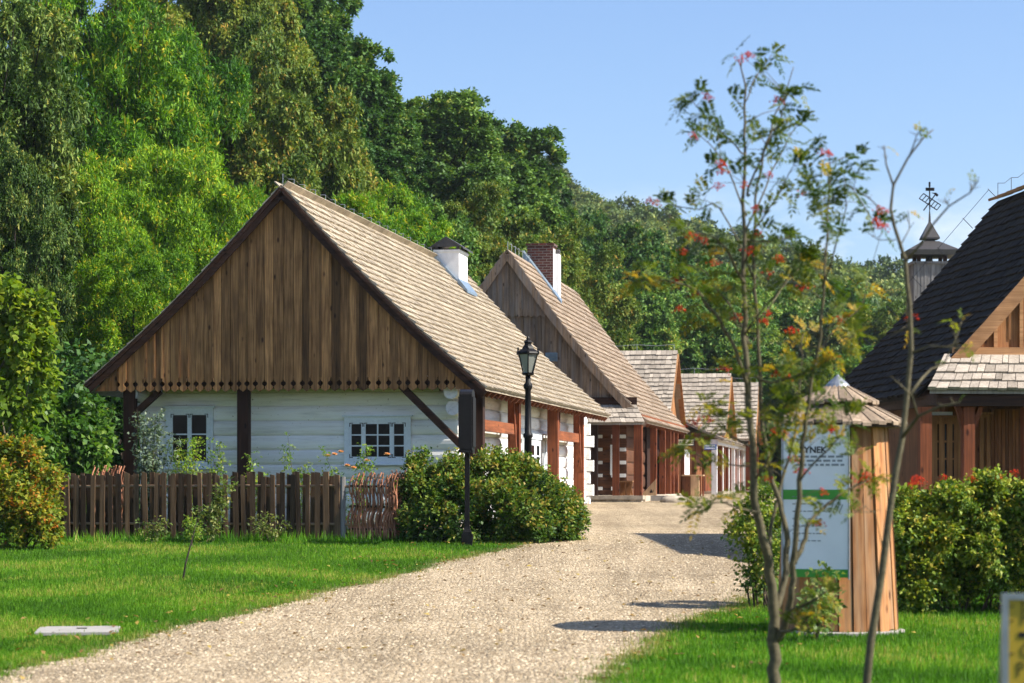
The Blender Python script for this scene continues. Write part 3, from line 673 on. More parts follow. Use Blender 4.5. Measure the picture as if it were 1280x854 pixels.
def logs(mb, a, b, z0, z1, n, ax, pos, th=.2, out=-1, rg=None, gap=.018, vj=.012):
    """horizontal logs with a rounded face. ax: direction of the logs; out: side of the rounded face"""
    rg = rg or random.Random(2); h = (z1-z0)/n
    for i in range(n):
        za, zb = z0+i*h+gap/2, z0+(i+1)*h-gap/2; q = pos+rg.uniform(-vj, vj)
        pr = [(q-out*th, za), (q-out*.045, za), (q-out*.015, za+h*.12), (q, za+h*.35), (q, zb-h*.35), (q-out*.015, zb-h*.12), (q-out*.045, zb), (q-out*th, zb)]
        P = [(a, p, z) if ax == 'x' else (p, a, z) for p, z in pr]
        mb.prism(P, (b-a, 0, 0) if ax == 'x' else (0, b-a, 0), min(1, max(0, rg.gauss(.5, .25))))
    p = pos-out*.06
    if ax == 'x': mb.box(a+.02, b-.02, min(p, p-out*.1), max(p, p-out*.1), z0, z1, .1)
    else: mb.box(min(p, p-out*.1), max(p, p-out*.1), a+.02, b-.02, z0, z1, .1)

class Face:
    """frame of a wall face: u along the wall, z up, d outwards"""
    def __init__(s, o, u, d): s.o, s.u, s.d = V(o), V(u), V(d)
    def p(s, u, z, d): return s.o+s.u*u+s.d*d+V((0, 0, z))
    def box(s, mb, u0, u1, z0, z1, d0, d1, t=.5):
        mb.hexa([s.p(u0, z0, d1), s.p(u1, z0, d1), s.p(u1, z0, d0), s.p(u0, z0, d0), s.p(u0, z1, d1), s.p(u1, z1, d1), s.p(u1, z1, d0), s.p(u0, z1, d0)], t)
def window(face, u0, u1, z0, z1, cols, rows, parent, mt='white_paint', frame=.09, casing=.10, name='window', muntin=.028, iron=True, glass='glass', mull=None):
    """cased wooden window: thing > window > pane. cols: list of relative sash widths with their pane counts"""
    mb = MB(); B = lambda *a: face.box(mb, *a)
    c = casing
    B(u0, u0+c, z0, z1, 0, .055); B(u1-c, u1, z0, z1, 0, .055); B(u0+c, u1-c, z1-c, z1, 0, .05); B(u0+c, u1-c, z0, z0+c, 0, .05)
    B(u0-.04, u1+.04, z1+.002, z1+.035, 0, .09); B(u0-.03, u1+.03, z0-.03, z0-.002, 0, .10)
    a0, a1, b0, b1 = u0+c, u1-c, z0+c, z1-c; tot = sum(w for w, k in cols); x = a0
    irons = MB()
    for w, k in cols:
        x1 = x+(a1-a0)*w/tot; s = frame*.5
        B(x, x+s, b0, b1, .004, .036); B(x1-s, x1, b0, b1, .004, .036); B(x+s, x1-s, b1-s, b1, .004, .036); B(x+s, x1-s, b0, b0+s, .004, .036)
        for j in range(1, k):
            q = x+s+(x1-x-2*s)*j/k; B(q-muntin/2, q+muntin/2, b0+s, b1-s, .006, .030)
        for j in range(1, rows):
            q = b0+s+(b1-b0-2*s)*(j/rows if rows != 2 else .58); B(x+s, x1-s, q-muntin/2, q+muntin/2, .006, .028)
        if iron:
            for q in (b0+.02, b1-.035):
                for e0, e1 in ((x+.006, x+.08), (x1-.08, x1-.006)): face.box(irons, e0, e1, q, q+.014, .037, .041)
            for e0, e1 in ((x+.006, x+.02), (x1-.02, x1-.006)):
                face.box(irons, e0, e1, b0+.035, b0+.1, .037, .041); face.box(irons, e0, e1, b1-.1, b1-.036, .037, .041)
        x = x1
    nf = len(mb.f)
    if iron: mb.add(irons.v, irons.f, .5)
    o = mb.build(name, M[mt], parent)
    if iron:
        o.data.materials.append(M['black_iron'])
        for p in o.data.polygons[nf:]: p.material_index = 1
    g = MB(); face.box(g, a0+.01, a1-.01, b0+.01, b1-.01, .001, .012); g.build('pane', M[glass], o)
    return o
def chimney(mb, x0, x1, y0, y1, z0, z1): mb.box(x0, x1, y0, y1, z0, z1)
def rod_line(mb, p0, p1, n, h, r=.008):
    p0, p1 = V(p0), V(p1); up = V((0, 0, h))
    for i in range(n+1):
        q = p0.lerp(p1, i/n); mb.tube([q-V((0, 0, .05)), q+up], r*1.2, 4)
    pts = [p0.lerp(p1, i/(n*2))+up-V((0, 0, .05 if i % 2 else 0)) for i in range(n*2+1)]
    mb.tube(pts, r, 4)

# ================================================================== white cottage with the big boarded gable
h1 = House('white_log_cottage', 'long white limewashed log cottage with a big brown boarded gable and arcaded eaves', 'house', 352, 48, 1130)
o1 = h1.o
xR = h1.hit(606, 481, 'y', 0).x; xL = h1.hit(99, 483, 'y', 0).x; hw = (xR-xL)/2; xm = (xR+xL)/2
zr = h1.hit(350, 229, 'y', 0).z; ze = h1.hit(606, 481, 'y', 0).z
Lr = 20.2; sag = .16
print('H1', xL, xR, zr, ze, [proj(h1.w((xR, Lr, ze))), proj(h1.w((0, Lr, zr)))])
xa = 0.0
mb = MB(); rg = random.Random(4)
slab(mb, (xa, 0, zr-.06), (xa, Lr, zr-.06), (xR, 0, ze-.06), (xR, Lr, ze-.06), .05, sag)
slab(mb, (xa, 0, zr-.06), (xa, Lr, zr-.06), (xL, 0, ze-.06), (xL, Lr, ze-.06), .05, sag)
shingles(mb, (xa, -.05, zr-.04), (xa, Lr, zr-.04), (xR, -.05, ze-.04), (xR, Lr, ze-.04), .225, .13, .055, sag, rg, .008)
shingles(mb, (xa, -.05, zr-.04), (xa, Lr, zr-.04), (xL, -.05, ze-.04), (xL, Lr, ze-.04), .24, .3, .032, sag, rg)
for i in range(40):   # ridge boards
    y0 = -.05+i*Lr/40; y1 = y0+Lr/40+.03
    mb.beam((xa-.07, y0, zr-.035), (xa-.07, y1, zr-.03), .19, .022, rg.random(), (.7, 0, .7)); mb.beam((xa+.07, y0, zr-.035), (xa+.07, y1, zr-.03), .19, .022, rg.random(), (-.7, 0, .7))
roof1 = mb.build('roof', M['shingle'], o1)
# lightning wire on the ridge
mb = MB(); rod_line(mb, (0, .1, zr), (0, 15.4, zr), 17, .2, .0045); mb.build('lightning_wire', M['grey_metal'], roof1)
# barge boards
mb = MB()
def sagz(t): return -sag*math.sin(math.pi*t)
for xe in (xR, xL):
    for i in range(6):
        a, b = i/6, (i+1)/6
        pa = V((xa+(xe-xa)*a, -.03, zr+(ze-zr)*a-.20+sagz(a))); pb = V((xa+(xe-xa)*b, -.03, zr+(ze-zr)*b-.20+sagz(b)))
        mb.beam(pa, pb, .035, .17, .35, (0, 0, 1)); mb.beam(pa+V((0, -.03, .085)), pb+V((0, -.03, .085)), .03, .06, .7, (0, 0, 1))
mb.build('barge_board', M['dark_beam_x'], o1)
# gable
zb = h1.hit(350, 489, 'y', .12).z
mb = MB(); gable_boards(mb, xR-.12, zr-.2, ze-.14, zb+.02, .12, .19, fret='key', rg=random.Random(19), xl=xL+.12)
gb = mb.build('gable', M['gable'], o1)
mb = MB(); mb.prism([(xL+.5, .22, zb+.3), (xR-.5, .22, zb+.3), (0, .22, zr-.5)], (0, .03, 0), .1); mb.build('gable_backing', M['dark_beam_x'], gb)
# soffit
mb = MB(); mb.box(xL+.5, xR-.45, .18, 1.1, zb+.22, zb+.27, .3)
for k in range(9): mb.box(xL+.6+k*.85, xL+.74+k*.85, .16, 1.05, zb+.09, zb+.215, .4)
mb.build('soffit', M['dark_beam_x'], o1)
# front wall
YW = .95
wl = h1.hit(176, 560, 'y', YW).x; wr = h1.hit(571, 560, 'y', YW).x
yend = h1.hit(734, 600, 'x', wr).y
print('wall', wl, wr, yend, 'zb', zb)
mb = MB(); logs(mb, wl-.02, wr+.02, -.15, zb+.02, 10, 'x', YW, rg=random.Random(21))
fw1 = mb.build('front_wall', M['white_log'], o1)
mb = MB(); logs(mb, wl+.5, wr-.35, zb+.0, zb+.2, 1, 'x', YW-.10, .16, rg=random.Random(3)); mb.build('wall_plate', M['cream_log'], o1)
for xx in (wl, wr):    # console logs carrying the gable, ends rounded
    mb = MB()
    for k, (zc, yl, rr) in enumerate(((zb-.02, .3, .15), (zb-.34, .52, .15))):
        mb.tube([(xx, yl, zc), (xx, YW+.3, zc)], rr, 12, .7)
    mb.build('console_log', M['white_log_y'], o1)
mb = MB(); logs(mb, YW+.02, yend, -.15, zb+.06, 10, 'y', wr, out=1, rg=random.Random(22)); mb.build('side_wall', M['white_log_y'], o1)
mb = MB(); logs(mb, YW+.02, Lr-.6, -.15, zb+.06, 10, 'y', wl, out=-1, rg=random.Random(23)); mb.build('side_wall', M['white_log_y'], o1)
mb = MB(); logs(mb, wl+.02, wr-.02, -.15, zb+.06, 10, 'x', yend-.02, out=1, rg=random.Random(24))
gable_boards(mb, xR-.12, zr-.2, ze-.14, zb+.02, Lr-.2, .3, fret=False, rg=random.Random(13), xl=xL+.12); mb.build('rear_wall', M['white_log'], o1)
mb = MB()    # protruding log ends at the far corner
for k in range(8):
    z0 = -.1+k*.345; e = .10+.10*((k+1) % 2); mb.box(wr-.12+.02, wr+e, yend-.24, yend-.01, z0+.01, z0+.325, rg.random()); mb.box(wr-.2, wr-.02, yend+.004, yend+e*.9, z0+.17, z0+.34, rg.random())
mb.build('corner_log_ends', M['white_log_y'], o1)
mb = MB(); mb.box(wl-.05, wr+.06, YW-.06, yend, -.6, .14, .5); mb.build('plinth', M['stone'], o1)
ff = Face((0, YW, 0), (1, 0, 0), (0, -1, 0))
a = h1.hit(431, 580, 'y', YW); b_ = h1.hit(514, 521, 'y', YW)
window(ff, a.x, b_.x, a.z, b_.z, [(1, 1), (2, 2), (1, 1)], 3, o1)
a = h1.hit(208, 585, 'y', YW); b_ = h1.hit(267, 510, 'y', YW)
window(ff, a.x, b_.x, a.z, b_.z, [(1, 1), (1, 1)], 2, o1)
# right side: door with two tall panes
fs = Face((wr, 0, 0), (0, 1, 0), (1, 0, 0))
ya, yb = h1.hit(652, 560, 'x', wr).y, h1.hit(681, 560, 'x', wr).y; zt = h1.hit(666, 541, 'x', wr).z
mb = MB(); fs.box(mb, ya, ya+.16, 0, zt, 0, .06); fs.box(mb, yb-.16, yb, 0, zt, 0, .06); fs.box(mb, ya+.16, yb-.16, zt-.16, zt, 0, .055); fs.box(mb, ya+.16, yb-.16, 0, zt-.165, .002, .03)
for q0, q1 in ((.34, .46), (.56, .68)):
    u0, u1 = ya+(yb-ya)*q0, ya+(yb-ya)*q1; fs.box(mb, u0-.07, u0, zt-1.1, zt-.3, .031, .045); fs.box(mb, u1, u1+.07, zt-1.1, zt-.3, .031, .045)
d1 = mb.build('door', M['white_paint'], o1)
for q0, q1 in ((.34, .46), (.56, .68)):
    u0, u1 = ya+(yb-ya)*q0, ya+(yb-ya)*q1; mb = MB()
    for k in range(3): fs.box(mb, u0, u1, zt-1.08+k*.27, zt-.85+k*.27, .031, .038)
    mb.build('pane', M['glass'], d1)
# arcade posts under the right eave
xp = xR-.42; zpt = ze+.16+.0; zpl = ze+.10
print('posts', xp)
posts = [h1.hit(p, 600, 'x', xp).y for p in (597, 643, 691.5, 723.5)]
mb_pl = MB(); mb_pl.box(xp-.11, xp+.11, .2, Lr-.3, zpl-.2, zpl, .5); mb_pl.build('eave_beam', M['red_beam_y'], o1)
zrl = h1.z(2.87)
for i, y in enumerate(posts):
    mb = MB(); mb.box(xp-.13, xp+.13, y-.13, y+.13, -.05, zpl-.205, .3+.12*i); mb.build('post', M['red_post'] if i else M['dark_beam_z'], o1)
for i, sg in ((1, -1), (2, 1), (3, -1)):
    y = posts[i]; mb = MB(); mb.beam((xp+.03, y+sg*.62, zpl-.22), (xp+.03, y+sg*.1, zpl-1.75), .1, .13, .6, (1, 0, 0)); mb.build('brace', M['red_post'], o1)
for a_, b_ in ((0, 1), (2, 3)):
    mb = MB(); mb.box(xp-.07, xp+.07, posts[a_]+.13, posts[b_]-.13, zrl-.14, zrl+.09, .6); mb.build('tie_beam', M['red_beam_y'], o1)
    mb = MB(); mb.beam((xp, posts[a_]+.12, zrl-.7), (xp, posts[a_]+.5, zrl-.14), .09, .1, .4, (1, 0, 0)); mb.build('brace', M['red_post'], o1)
for k in range(34):   # rafter ends under the eave
    y = .25+k*(Lr-.5)/33; mb = MB(); mb.beam((wr-.1, y, ze+.64), (xR-.06, y, ze-.18), .1, .13, rg.random()*.6); mb.build('rafter', M['red_beam_y'], o1)
for n_, p in ((0, 163), (1, 305)):
    a = h1.hit(p, 560, 'y', .32); mb = MB(); mb.box(a.x-.115, a.x+.115, .21, .43, -.05, zb+.2, .4); mb.build('post', M['dark_beam_z'], o1)
a = h1.hit(508, 489, 'y', .32); c_ = h1.hit(592, 572, 'y', .32)
mb = MB(); mb.beam((a.x-.1, .32, a.z+.1), (c_.x, .32, c_.z), .13, .17, .5, (0, 1, 0)); mb.build('brace', M['dark_beam_x'], o1)
a = h1.hit(200, 489, 'y', .32); c_ = h1.hit(166, 520, 'y', .32)
mb = MB(); mb.beam((a.x, .32, a.z), (c_.x, .32, c_.z), .12, .15, .5, (0, 1, 0)); mb.build('brace', M['dark_beam_x'], o1)
mb = MB(); mb.box(xL+.35, xp-.12, .24, .40, zb+.06, zb+.24, .4); mb.build('gable_beam', M['dark_beam_x'], o1)
# white chimney with a gabled black hood
cy = 15.6; cw, cd = .66, 1.25; zc = h1.hit(565, 315, 'y', cy).z; cx = h1.hit(543, 330, 'y', cy).x
mb = MB(); mb.box(cx, cx+cw, cy, cy+cd, zr-1.2, zc); mb.box(cx-.03, cx+cw+.03, cy-.03, cy+cd+.03, zc+.002, zc+.06)
ch = mb.build('chimney', M['white_plaster'], o1)
mb = MB(); zt = h1.hit(560, 296, 'y', cy).z; m_ = cx+cw/2
for sx in (-1, 1):
    mb.hexa([(m_, cy-.12, zt-.04), (m_+sx*.46, cy-.12, zc+.08), (m_+sx*.46, cy+cd+.12, zc+.08), (m_, cy+cd+.12, zt-.04), (m_, cy-.12, zt), (m_+sx*.46, cy-.12, zc+.12), (m_+sx*.46, cy+cd+.12, zc+.12), (m_, cy+cd+.12, zt)])
for sx in (cx-.01, cx+cw-.07):
    for yy in (cy, cy+cd/2, cy+cd-.08): mb.box(sx, sx+.08, yy, yy+.08, zc+.06, zc+.19)
mb.box(cx-.02, cx+cw+.02, cy+.1, cy+cd-.1, zc+.06, zc+.1); mb.prism([(cx-.08, cy-.1, zc+.13), (cx+cw+.08, cy-.1, zc+.13), (m_, cy-.1, zt-.05)], (0, .02, 0))
mb.build('chimney_hood', M['dark_metal'], ch)
mb = MB(); sl = (ze-zr)/(xR)
for (xa_, ya_, xb_, yb_) in ((cx+cw, cy-.12, cx+cw+.25, cy+cd+.12), (cx, cy-.14, cx+cw, cy-.001)):
    mb.hexa([(xa_, ya_, zr+sl*xa_-.05), (xb_, ya_, zr+sl*xb_-.05), (xb_, yb_, zr+sl*xb_-.05), (xa_, yb_, zr+sl*xa_-.05), (xa_, ya_, zr+sl*xa_+.09), (xb_, ya_, zr+sl*xb_+.02), (xb_, yb_, zr+sl*xb_+.02), (xa_, yb_, zr+sl*xa_+.09)])
mb.build('flashing', M['blue_metal'], ch)

# ================================================================== second house
h2 = House('boarded_gable_house', 'second wooden house with a stepped boarded gable, brick chimney and open brown porch', 'house', 634, 72, 1110)
o2 = h2.o
z2r = h2.hit(634, 310, 'y', 0).z; a = h2.hit(806, 524, 'y', 0); x2 = a.x; z2e = a.z; L2 = 15.6; sg2 = .22
print('H2', z2r, z2e, x2, proj(h2.w((x2, L2, z2e))), proj(h2.w((0, L2, z2r))))
rg = random.Random(8); mb = MB()
for s_ in (1, -1):
    slab(mb, (0, 0, z2r-.06), (0, L2, z2r-.06), (s_*x2, 0, z2e-.06), (s_*x2, L2, z2e-.06), .05, sg2)
    shingles(mb, (0, -.05, z2r-.04), (0, L2, z2r-.04), (s_*x2, -.05, z2e-.04), (s_*x2, L2, z2e-.04), .25, .15 if s_ > 0 else .4, .06, sg2, rg, .01)
roof2 = mb.build('roof', M['shingle2'], o2)
mb = MB(); rod_line(mb, (0, .1, z2r), (0, 6, z2r), 8, .2, .008); mb.build('lightning_wire', M['grey_metal'], roof2)
mb = MB()
for s_ in (1, -1):
    for i in range(6):
        t0, t1 = i/6, (i+1)/6; f = lambda t: V((s_*x2*t, -.03, z2r+(z2e-z2r)*t-.2-sg2*math.sin(math.pi*t)))
        mb.beam(f(t0), f(t1), .04, .22, .6, (0, 0, 1))
mb.build('barge_board', M['gable_grey'], o2)
zs = h2.hit(660, 397, 'y', .1).z; zg = h2.hit(760, 506, 'y', .2).z
f2 = (z2r-.2-sg2*.6); mb = MB(); gable_boards(mb, x2-.1, z2r-.25, z2e-.35, zs, .10, .19, fret='point', rg=random.Random(31)); mb.build('gable', M['gable_grey'], o2)
mb = MB(); gable_boards(mb, x2-.1, z2r-.25, z2e-.35, zg, .2, .21, fret=False, rg=random.Random(32), ztop=zs+.3); gb2 = mb.build('gable', M['gable_grey'], o2)
a = h2.hit(682, 441, 'y', .2); b_ = h2.hit(697, 452, 'y', .2); mb = MB()
mb.box(a.x, b_.x, .15, .18, b_.z, a.z)
for k in range(5): zz = b_.z+.03+k*(a.z-b_.z-.06)/4; mb.beam((a.x+.02, .14, zz), (b_.x-.02, .14, zz), .04, .012, .5, (0, -.6, 1))
mb.build('vent', M['blue_metal'], gb2)
# pent roof under the gable
pe = h2.hit(770, 529, 'y', -.55).z; mb = MB(); xpl, xpr = -x2+.2, x2+.05
slab(mb, (xpl, .2, zg+.02), (xpr-.35, .2, zg+.02), (xpl, -.55, pe), (xpr+.0, -.55, pe), .05, 0, 3)
shingles(mb, (xpl, .2, zg+.05), (xpr-.35, .2, zg+.05), (xpl, -.55, pe+.03), (xpr, -.55, pe+.03), .25, .17, .04, 0, rg)
mb.build('pent_roof', M['shingle_grey'], o2)
mb = MB(); mb.box(xpl, xpr-.3, .1, .19, zg-.1, zg+.22, .2); mb.build('dark_fascia', M['dark_beam_x'], o2)
# porch: recessed front wall of brown logs with pale chinking
YP = 1.9; xw = x2-.75
zt2 = pe-.05
mb = MB(); logs(mb, -x2+.5, xw-1.25, 0, zt2+.1, 6, 'x', YP, rg=random.Random(33), gap=.0); logs(mb, xw-1.25, xw, 0, zt2+.1, 6, 'x', YP, rg=random.Random(34), gap=.0); mb.build('front_wall', M['brown_log'], o2)
for k in range(1, 6):
    z_ = k*(zt2+.1)/6; mb = MB(); mb.box(h2.hit(764, 560, 'y', YP).x, xw-.02, YP-.012, YP+.03, z_-.055, z_+.055, .6); mb.build('chinking', M['white_plaster'], o2); mb = MB(); mb.box(h2.hit(738, 560, 'y', YP).x, h2.hit(753, 560, 'y', YP).x, YP-.012, YP+.03, z_-.05, z_+.05, .6); mb.build('chinking', M['white_plaster'], o2)
mb = MB(); logs(mb, YP+.02, L2-.4, 0, zt2+.5, 7, 'y', xw, out=1, rg=random.Random(35)); mb.build('side_wall', M['brown_log'], o2)
mb = MB(); mb.box(-x2+.5, xw, L2-.5, L2-.4, 0, zt2+.3, .3); mb.box(-x2+.5, -x2+.6, YP, L2-.5, 0, zt2+.3, .3); gable_boards(mb, x2-.1, z2r-.25, z2e-.35, z2e-.2, L2-.3, .4, fret=False, rg=random.Random(36)); mb.build('rear_wall', M['brown_plank'], o2)
zpf = h2.z(EYE-15.5*71.5/F)
mb = MB(); xs0 = h2.hit(735, 620, 'y', -.35).x; xs1 = h2.hit(802, 620, 'y', -.35).x
for k in range(9):
    x0 = xs0+(xs1-xs0)*k/9; mb.box(x0+.005, xs0+(xs1-xs0)*(k+1)/9-.005, -.35+rg.uniform(0, .02), .2, -.3, zpf-.12, rg.random())
mb.box(xs0-.02, xs1+.04, -.4, YP, zpf-.115, zpf, .6)
for k in range(5): mb.box(xs1-.25, xs1+.05, .2+k*2.2, .2+(k+1)*2.2-.01, -.3, zpf-.002, rg.random())
mb.box(-x2+.4, xs1-.26, .22, L2-.4, -.5, zpf-.01)
mb.build('plinth', M['stone'], o2)
xq = xs1-.12
for px_, w_ in ((806, .2),):
    mb = MB(); mb.box(xq-.12, xq+.12, -.3, -.06, zpf, zt2, .4); mb.build('post', M['red_post'], o2)
for px_ in (743, 770):
    a = h2.hit(px_, 560, 'y', -.2); mb = MB(); mb.box(a.x-.1, a.x+.1, -.3, -.1, zpf, zt2, .25); mb.build('post', M['dark_beam_z'] if px_ == 743 else M['red_post'], o2)
mb = MB(); mb.box(xpl+.3, xq+.15, -.32, -.08, zt2+.002, zt2+.2, .4); mb.build('porch_beam', M['red_beam_x'], o2)
a0 = h2.hit(826, 560, 'x', xq).y; ps2 = [h2.hit(p, 560, 'x', xq).y for p in (817, 828, 839)]
for y in ps2+[9.6, 12.4, 15.0]:
    mb = MB(); mb.box(xq-.1, xq+.1, y-.1, y+.1, zpf, zt2+.16, .4); mb.build('post', M['red_post'], o2)
mb = MB(); mb.box(xq-.1, xq+.1, -.05, L2-.3, zt2+.165, zt2+.33, .4); mb.build('eave_beam', M['red_beam_y'], o2)
for k in range(20): y = .2+k*(L2-.6)/19; mb = MB(); mb.beam((xw-.1, y, z2e+.78), (x2-.06, y, z2e-.17), .1, .13, rg.random()); mb.build('rafter', M['red_beam_y'], o2)
# glazed bay on the side, curtains above brown panels
fs2 = Face((xq-.06, 0, 0), (0, 1, 0), (1, 0, 0))
for p0, p1 in ((835.5, 847.5), (852.5, 861.5)):
    y0, y1 = h2.hit(p0, 580, 'x', xq-.06).y, h2.hit(p1, 580, 'x', xq-.06).y
    zs0 = h2.hit(846, 593, 'x', xq).z; zs1 = h2.hit(846, 556, 'x', xq).z
    mb = MB(); fs2.box(mb, y0, y1, zpf, zs0, 0, .04, .2); fs2.box(mb, y0-.1, y0, zpf, zs1, 0, .07, .7); fs2.box(mb, y1, y1+.1, zpf, zs1, 0, .07, .2); fs2.box(mb, y0, y1, zs1-.1, zs1, 0, .05)
    wn = mb.build('window', M['brown_plank'], o2)
    mb = MB(); nn = 10
    for k in range(nn):
        u0, u1 = y0+(y1-y0)*k/nn, y0+(y1-y0)*(k+1)/nn; d_ = .012+.02*(k % 2); mb.quad(fs2.p(u0, zs0, .012+.02*(k % 2)), fs2.p(u1, zs0, .012+.02*((k+1) % 2)), fs2.p(u1, zs1-.1, .012+.02*((k+1) % 2)), fs2.p(u0, zs1-.1, .012+.02*(k % 2)))
    mb.build('curtain', M['curtain'], wn)
mb = MB(); fs2.box(mb, ps2[1], L2-1, zpf, zt2+.1, -.5, -.45, .1); mb.build('inner_wall', M['dark_beam_z'], o2)
# brick chimney, right face plastered white
cy2 = 4.9; ax = h2.hit(659, 330, 'y', cy2).x; bx = h2.hit(691, 330, 'y', cy2).x; zc2 = h2.hit(675, 307, 'y', cy2).z
mb = MB(); mb.box(ax, bx, cy2, cy2+.75, z2r-1.6, zc2); mb.box(ax-.04, bx+.04, cy2-.04, cy2+.79, zc2+.002, zc2+.07); ch2 = mb.build('chimney', M['brick'], o2)
mb = MB(); mb.box(bx+.003, bx+.02, cy2+.02, cy2+.73, z2r-1.6, zc2-.1); mb.box(bx+.021, bx+.16, cy2+.25, cy2+.73, z2r-1.7, zc2-.25); mb.build('plastered_side', M['white_plaster'], ch2)
mb = MB(); mb.lathe((bx+.08, cy2+.5, zc2-.25), [(.1, 0), (.1, .12), (.06, .16)], 8); mb.build('flue_cap', M['dark_metal'], ch2)
mb = MB(); s2 = (z2e-z2r)/x2; x_0 = ax-.3
mb.hexa([(x_0+.2, cy2-.2, z2r+s2*(x_0+.2)-.25), (bx+.3, cy2-.2, z2r+s2*(bx+.3)-.25), (bx+.3, cy2-.02, z2r+s2*(bx+.3)-.25), (x_0+.2, cy2-.02, z2r+s2*(x_0+.2)-.25), (x_0+.2, cy2-.2, z2r+s2*(x_0+.2)+.06), (bx+.3, cy2-.2, z2r+s2*(bx+.3)-.02), (bx+.3, cy2-.02, z2r+s2*(bx+.3)+.05), (x_0+.2, cy2-.02, z2r+s2*(x_0+.2)+.12)])
mb.build('flashing', M['blue_metal'], ch2)

# ================================================================== three gables further up the street (ridges across the street)
def row_house(label, px, ptop, pbot, D, wid, vp=1115, posts_px=(), depth=None):
    h = House('shingled_house', label, 'house', px, D, vp, 'small shingled houses along the far street')
    o = h.o; r = random.Random(int(px)); zr_, = (h.hit(px, ptop, 'y', 0).z,); dz = depth or 3.3
    ze_ = h.hit(px, pbot, 'y', -dz).z; mb = MB()
    for s_ in (-1, 1):
        slab(mb, (-wid, 0, zr_-.06), (0, 0, zr_-.06), (-wid, s_*dz, ze_-.06), (0, s_*dz, ze_-.06), .06, .12)
        shingles(mb, (-wid, 0, zr_-.03), (0.04, 0, zr_-.03), (-wid, s_*dz, ze_-.03), (.04, s_*dz, ze_-.03), .26, .2, .06, .12, r)
    rf = mb.build('roof', M['shingle_grey'], o)
    mb = MB(); rod_line(mb, (-wid+.2, 0, zr_), (-.1, 0, zr_), 6, .2, .009); mb.build('lightning_wire', M['grey_metal'], rf)
    xg = -.25; mb = MB(); n = 22
    for k in range(n):
        y0 = -dz+.25+k*(2*dz-.5)/n; y1 = y0+(2*dz-.5)/n-.01; zt = lambda y: zr_-.12-.1-(zr_-ze_)*abs(y)/dz
        mb.hexa([(xg-.05, y0, ze_-.3), (xg+r.uniform(0, .015), y0, ze_-.3), (xg+r.uniform(0, .015), y1, ze_-.3), (xg-.05, y1, ze_-.3), (xg-.05, y0, zt(y0)), (xg, y0, zt(y0)), (xg, y1, zt(y1)), (xg-.05, y1, zt(y1))], r.random())
    mb.build('gable', M['orange_wood'], o)
    mb = MB()
    for s_ in (-1, 1): mb.beam((-.02, 0, zr_-.2), (-.02, s_*dz, ze_-.2), .05, .2, .6, (1, 0, 0))
    mb.build('barge_board', M['orange_wood_x'], o)
    mb = MB(); mb.box(-wid+.3, -.9, -dz+.5, dz-.5, -.3, ze_+.1, .5); mb.build('wall', M['red_post'], o)
    for k in range(4):
        y = -dz+.45+k*(2*dz-.9)/3; mb = MB(); mb.box(-.42, -.16, y-.14, y+.14, -.3, ze_-.3, r.random()); mb.build('post', M['red_post'], o)
    mb = MB(); mb.box(-1.4, -.1, -dz+.2, dz-.2, -.5, .12); mb.build('plinth', M['stone'], o)
    return h
row_house('third house up the street, its grey shingle slope just right of the second gable', 846, 437, 520, 93, 9)
row_house('fourth house up the street with peach gable boards and a low shingle slope', 913, 466, 541, 103, 9)
row_house('fifth house up the street, its small shingle slope behind the rowan stems', 948, 477, 548, 113, 9)

# white posts of the long arcade in front of the far houses
ar = House('white_arcade', 'row of white posts carrying a low beam in front of the far houses', 'arcade', 893, 97, 1115)
mb = MB(); ya1 = 20.5; zb_ = ar.z(EYE+(HY-556)*97/F)
mb.box(-.16, .16, -.2, ya1+.2, zb_, zb_+.22); mb.build('beam', M['white_plaster'], ar.o)
mb = MB(); shingles(mb, (-1.6, -.3, zb_+1.1), (-1.6, ya1+.3, zb_+1.1), (.35, -.3, zb_+.22), (.35, ya1+.3, zb_+.22), .26, .2, .05, 0, random.Random(4)); slab(mb, (-1.6, -.3, zb_+1.08), (-1.6, ya1+.3, zb_+1.08), (.35, -.3, zb_+.2), (.35, ya1+.3, zb_+.2), .05, 0, 2); mb.build('pent_roof', M['shingle_grey'], ar.o)
mb = MB(); mb.box(-.95, -.75, 0, 34, -.3, zb_+.5, .5); mb.build('rear_wall', M['brown_plank'], ar.o)
for px_ in (893, 901, 908.5, 915.5, 921.5, 927, 931.5):
    y = 97*222/(1115-px_)-97; y /= math.cos(ar.th); mb = MB(); mb.box(-.11, .11, y-.13, y+.13, -.3, zb_-.003); mb.build('post', M['white_plaster'], ar.o)

# ================================================================== right house with the dark roof
h3 = House('dark_roofed_house', 'brown timber house with a steep dark roof and pale front skirt of shingles', 'house', 1415, 38, 346)
o3 = h3.o
z3r = h3.hit(1415, 183, 'y', 0).z; a = h3.hit(1153, 488, 'y', 0); x3 = -a.x; z3e = a.z; L3 = 7.1
print('H3', z3r, z3e, x3, proj(h3.w((-x3, L3, z3e))), proj(h3.w((0, L3, z3r))))
rg = random.Random(17); mb = MB()
for s_ in (-1, 1):
    slab(mb, (0, .25, z3r-.06), (0, L3, z3r-.06), (s_*x3, .25, z3e-.06), (s_*x3, L3, z3e-.06), .05, .12)
    shingles(mb, (0, .2, z3r-.04), (0, L3, z3r-.04), (s_*x3, .2, z3e-.04), (s_*x3, L3, z3e-.04), .2, .16, .045, .12, rg)
roof3 = mb.build('roof', M['shingle_dark'], o3)
mb = MB()
for k in range(12): mb.beam((-.02, .3+k*.57, z3r+.02), (-.02, .3+k*.57+.6, z3r+.03), .3, .05, rg.random(), (-.3, 0, 1))
mb.build('ridge_boards', M['orange_wood_x'], roof3)
mb = MB(); rod_line(mb, (0, .5, z3r+.05), (0, L3, z3r+.05), 8, .25, .005)
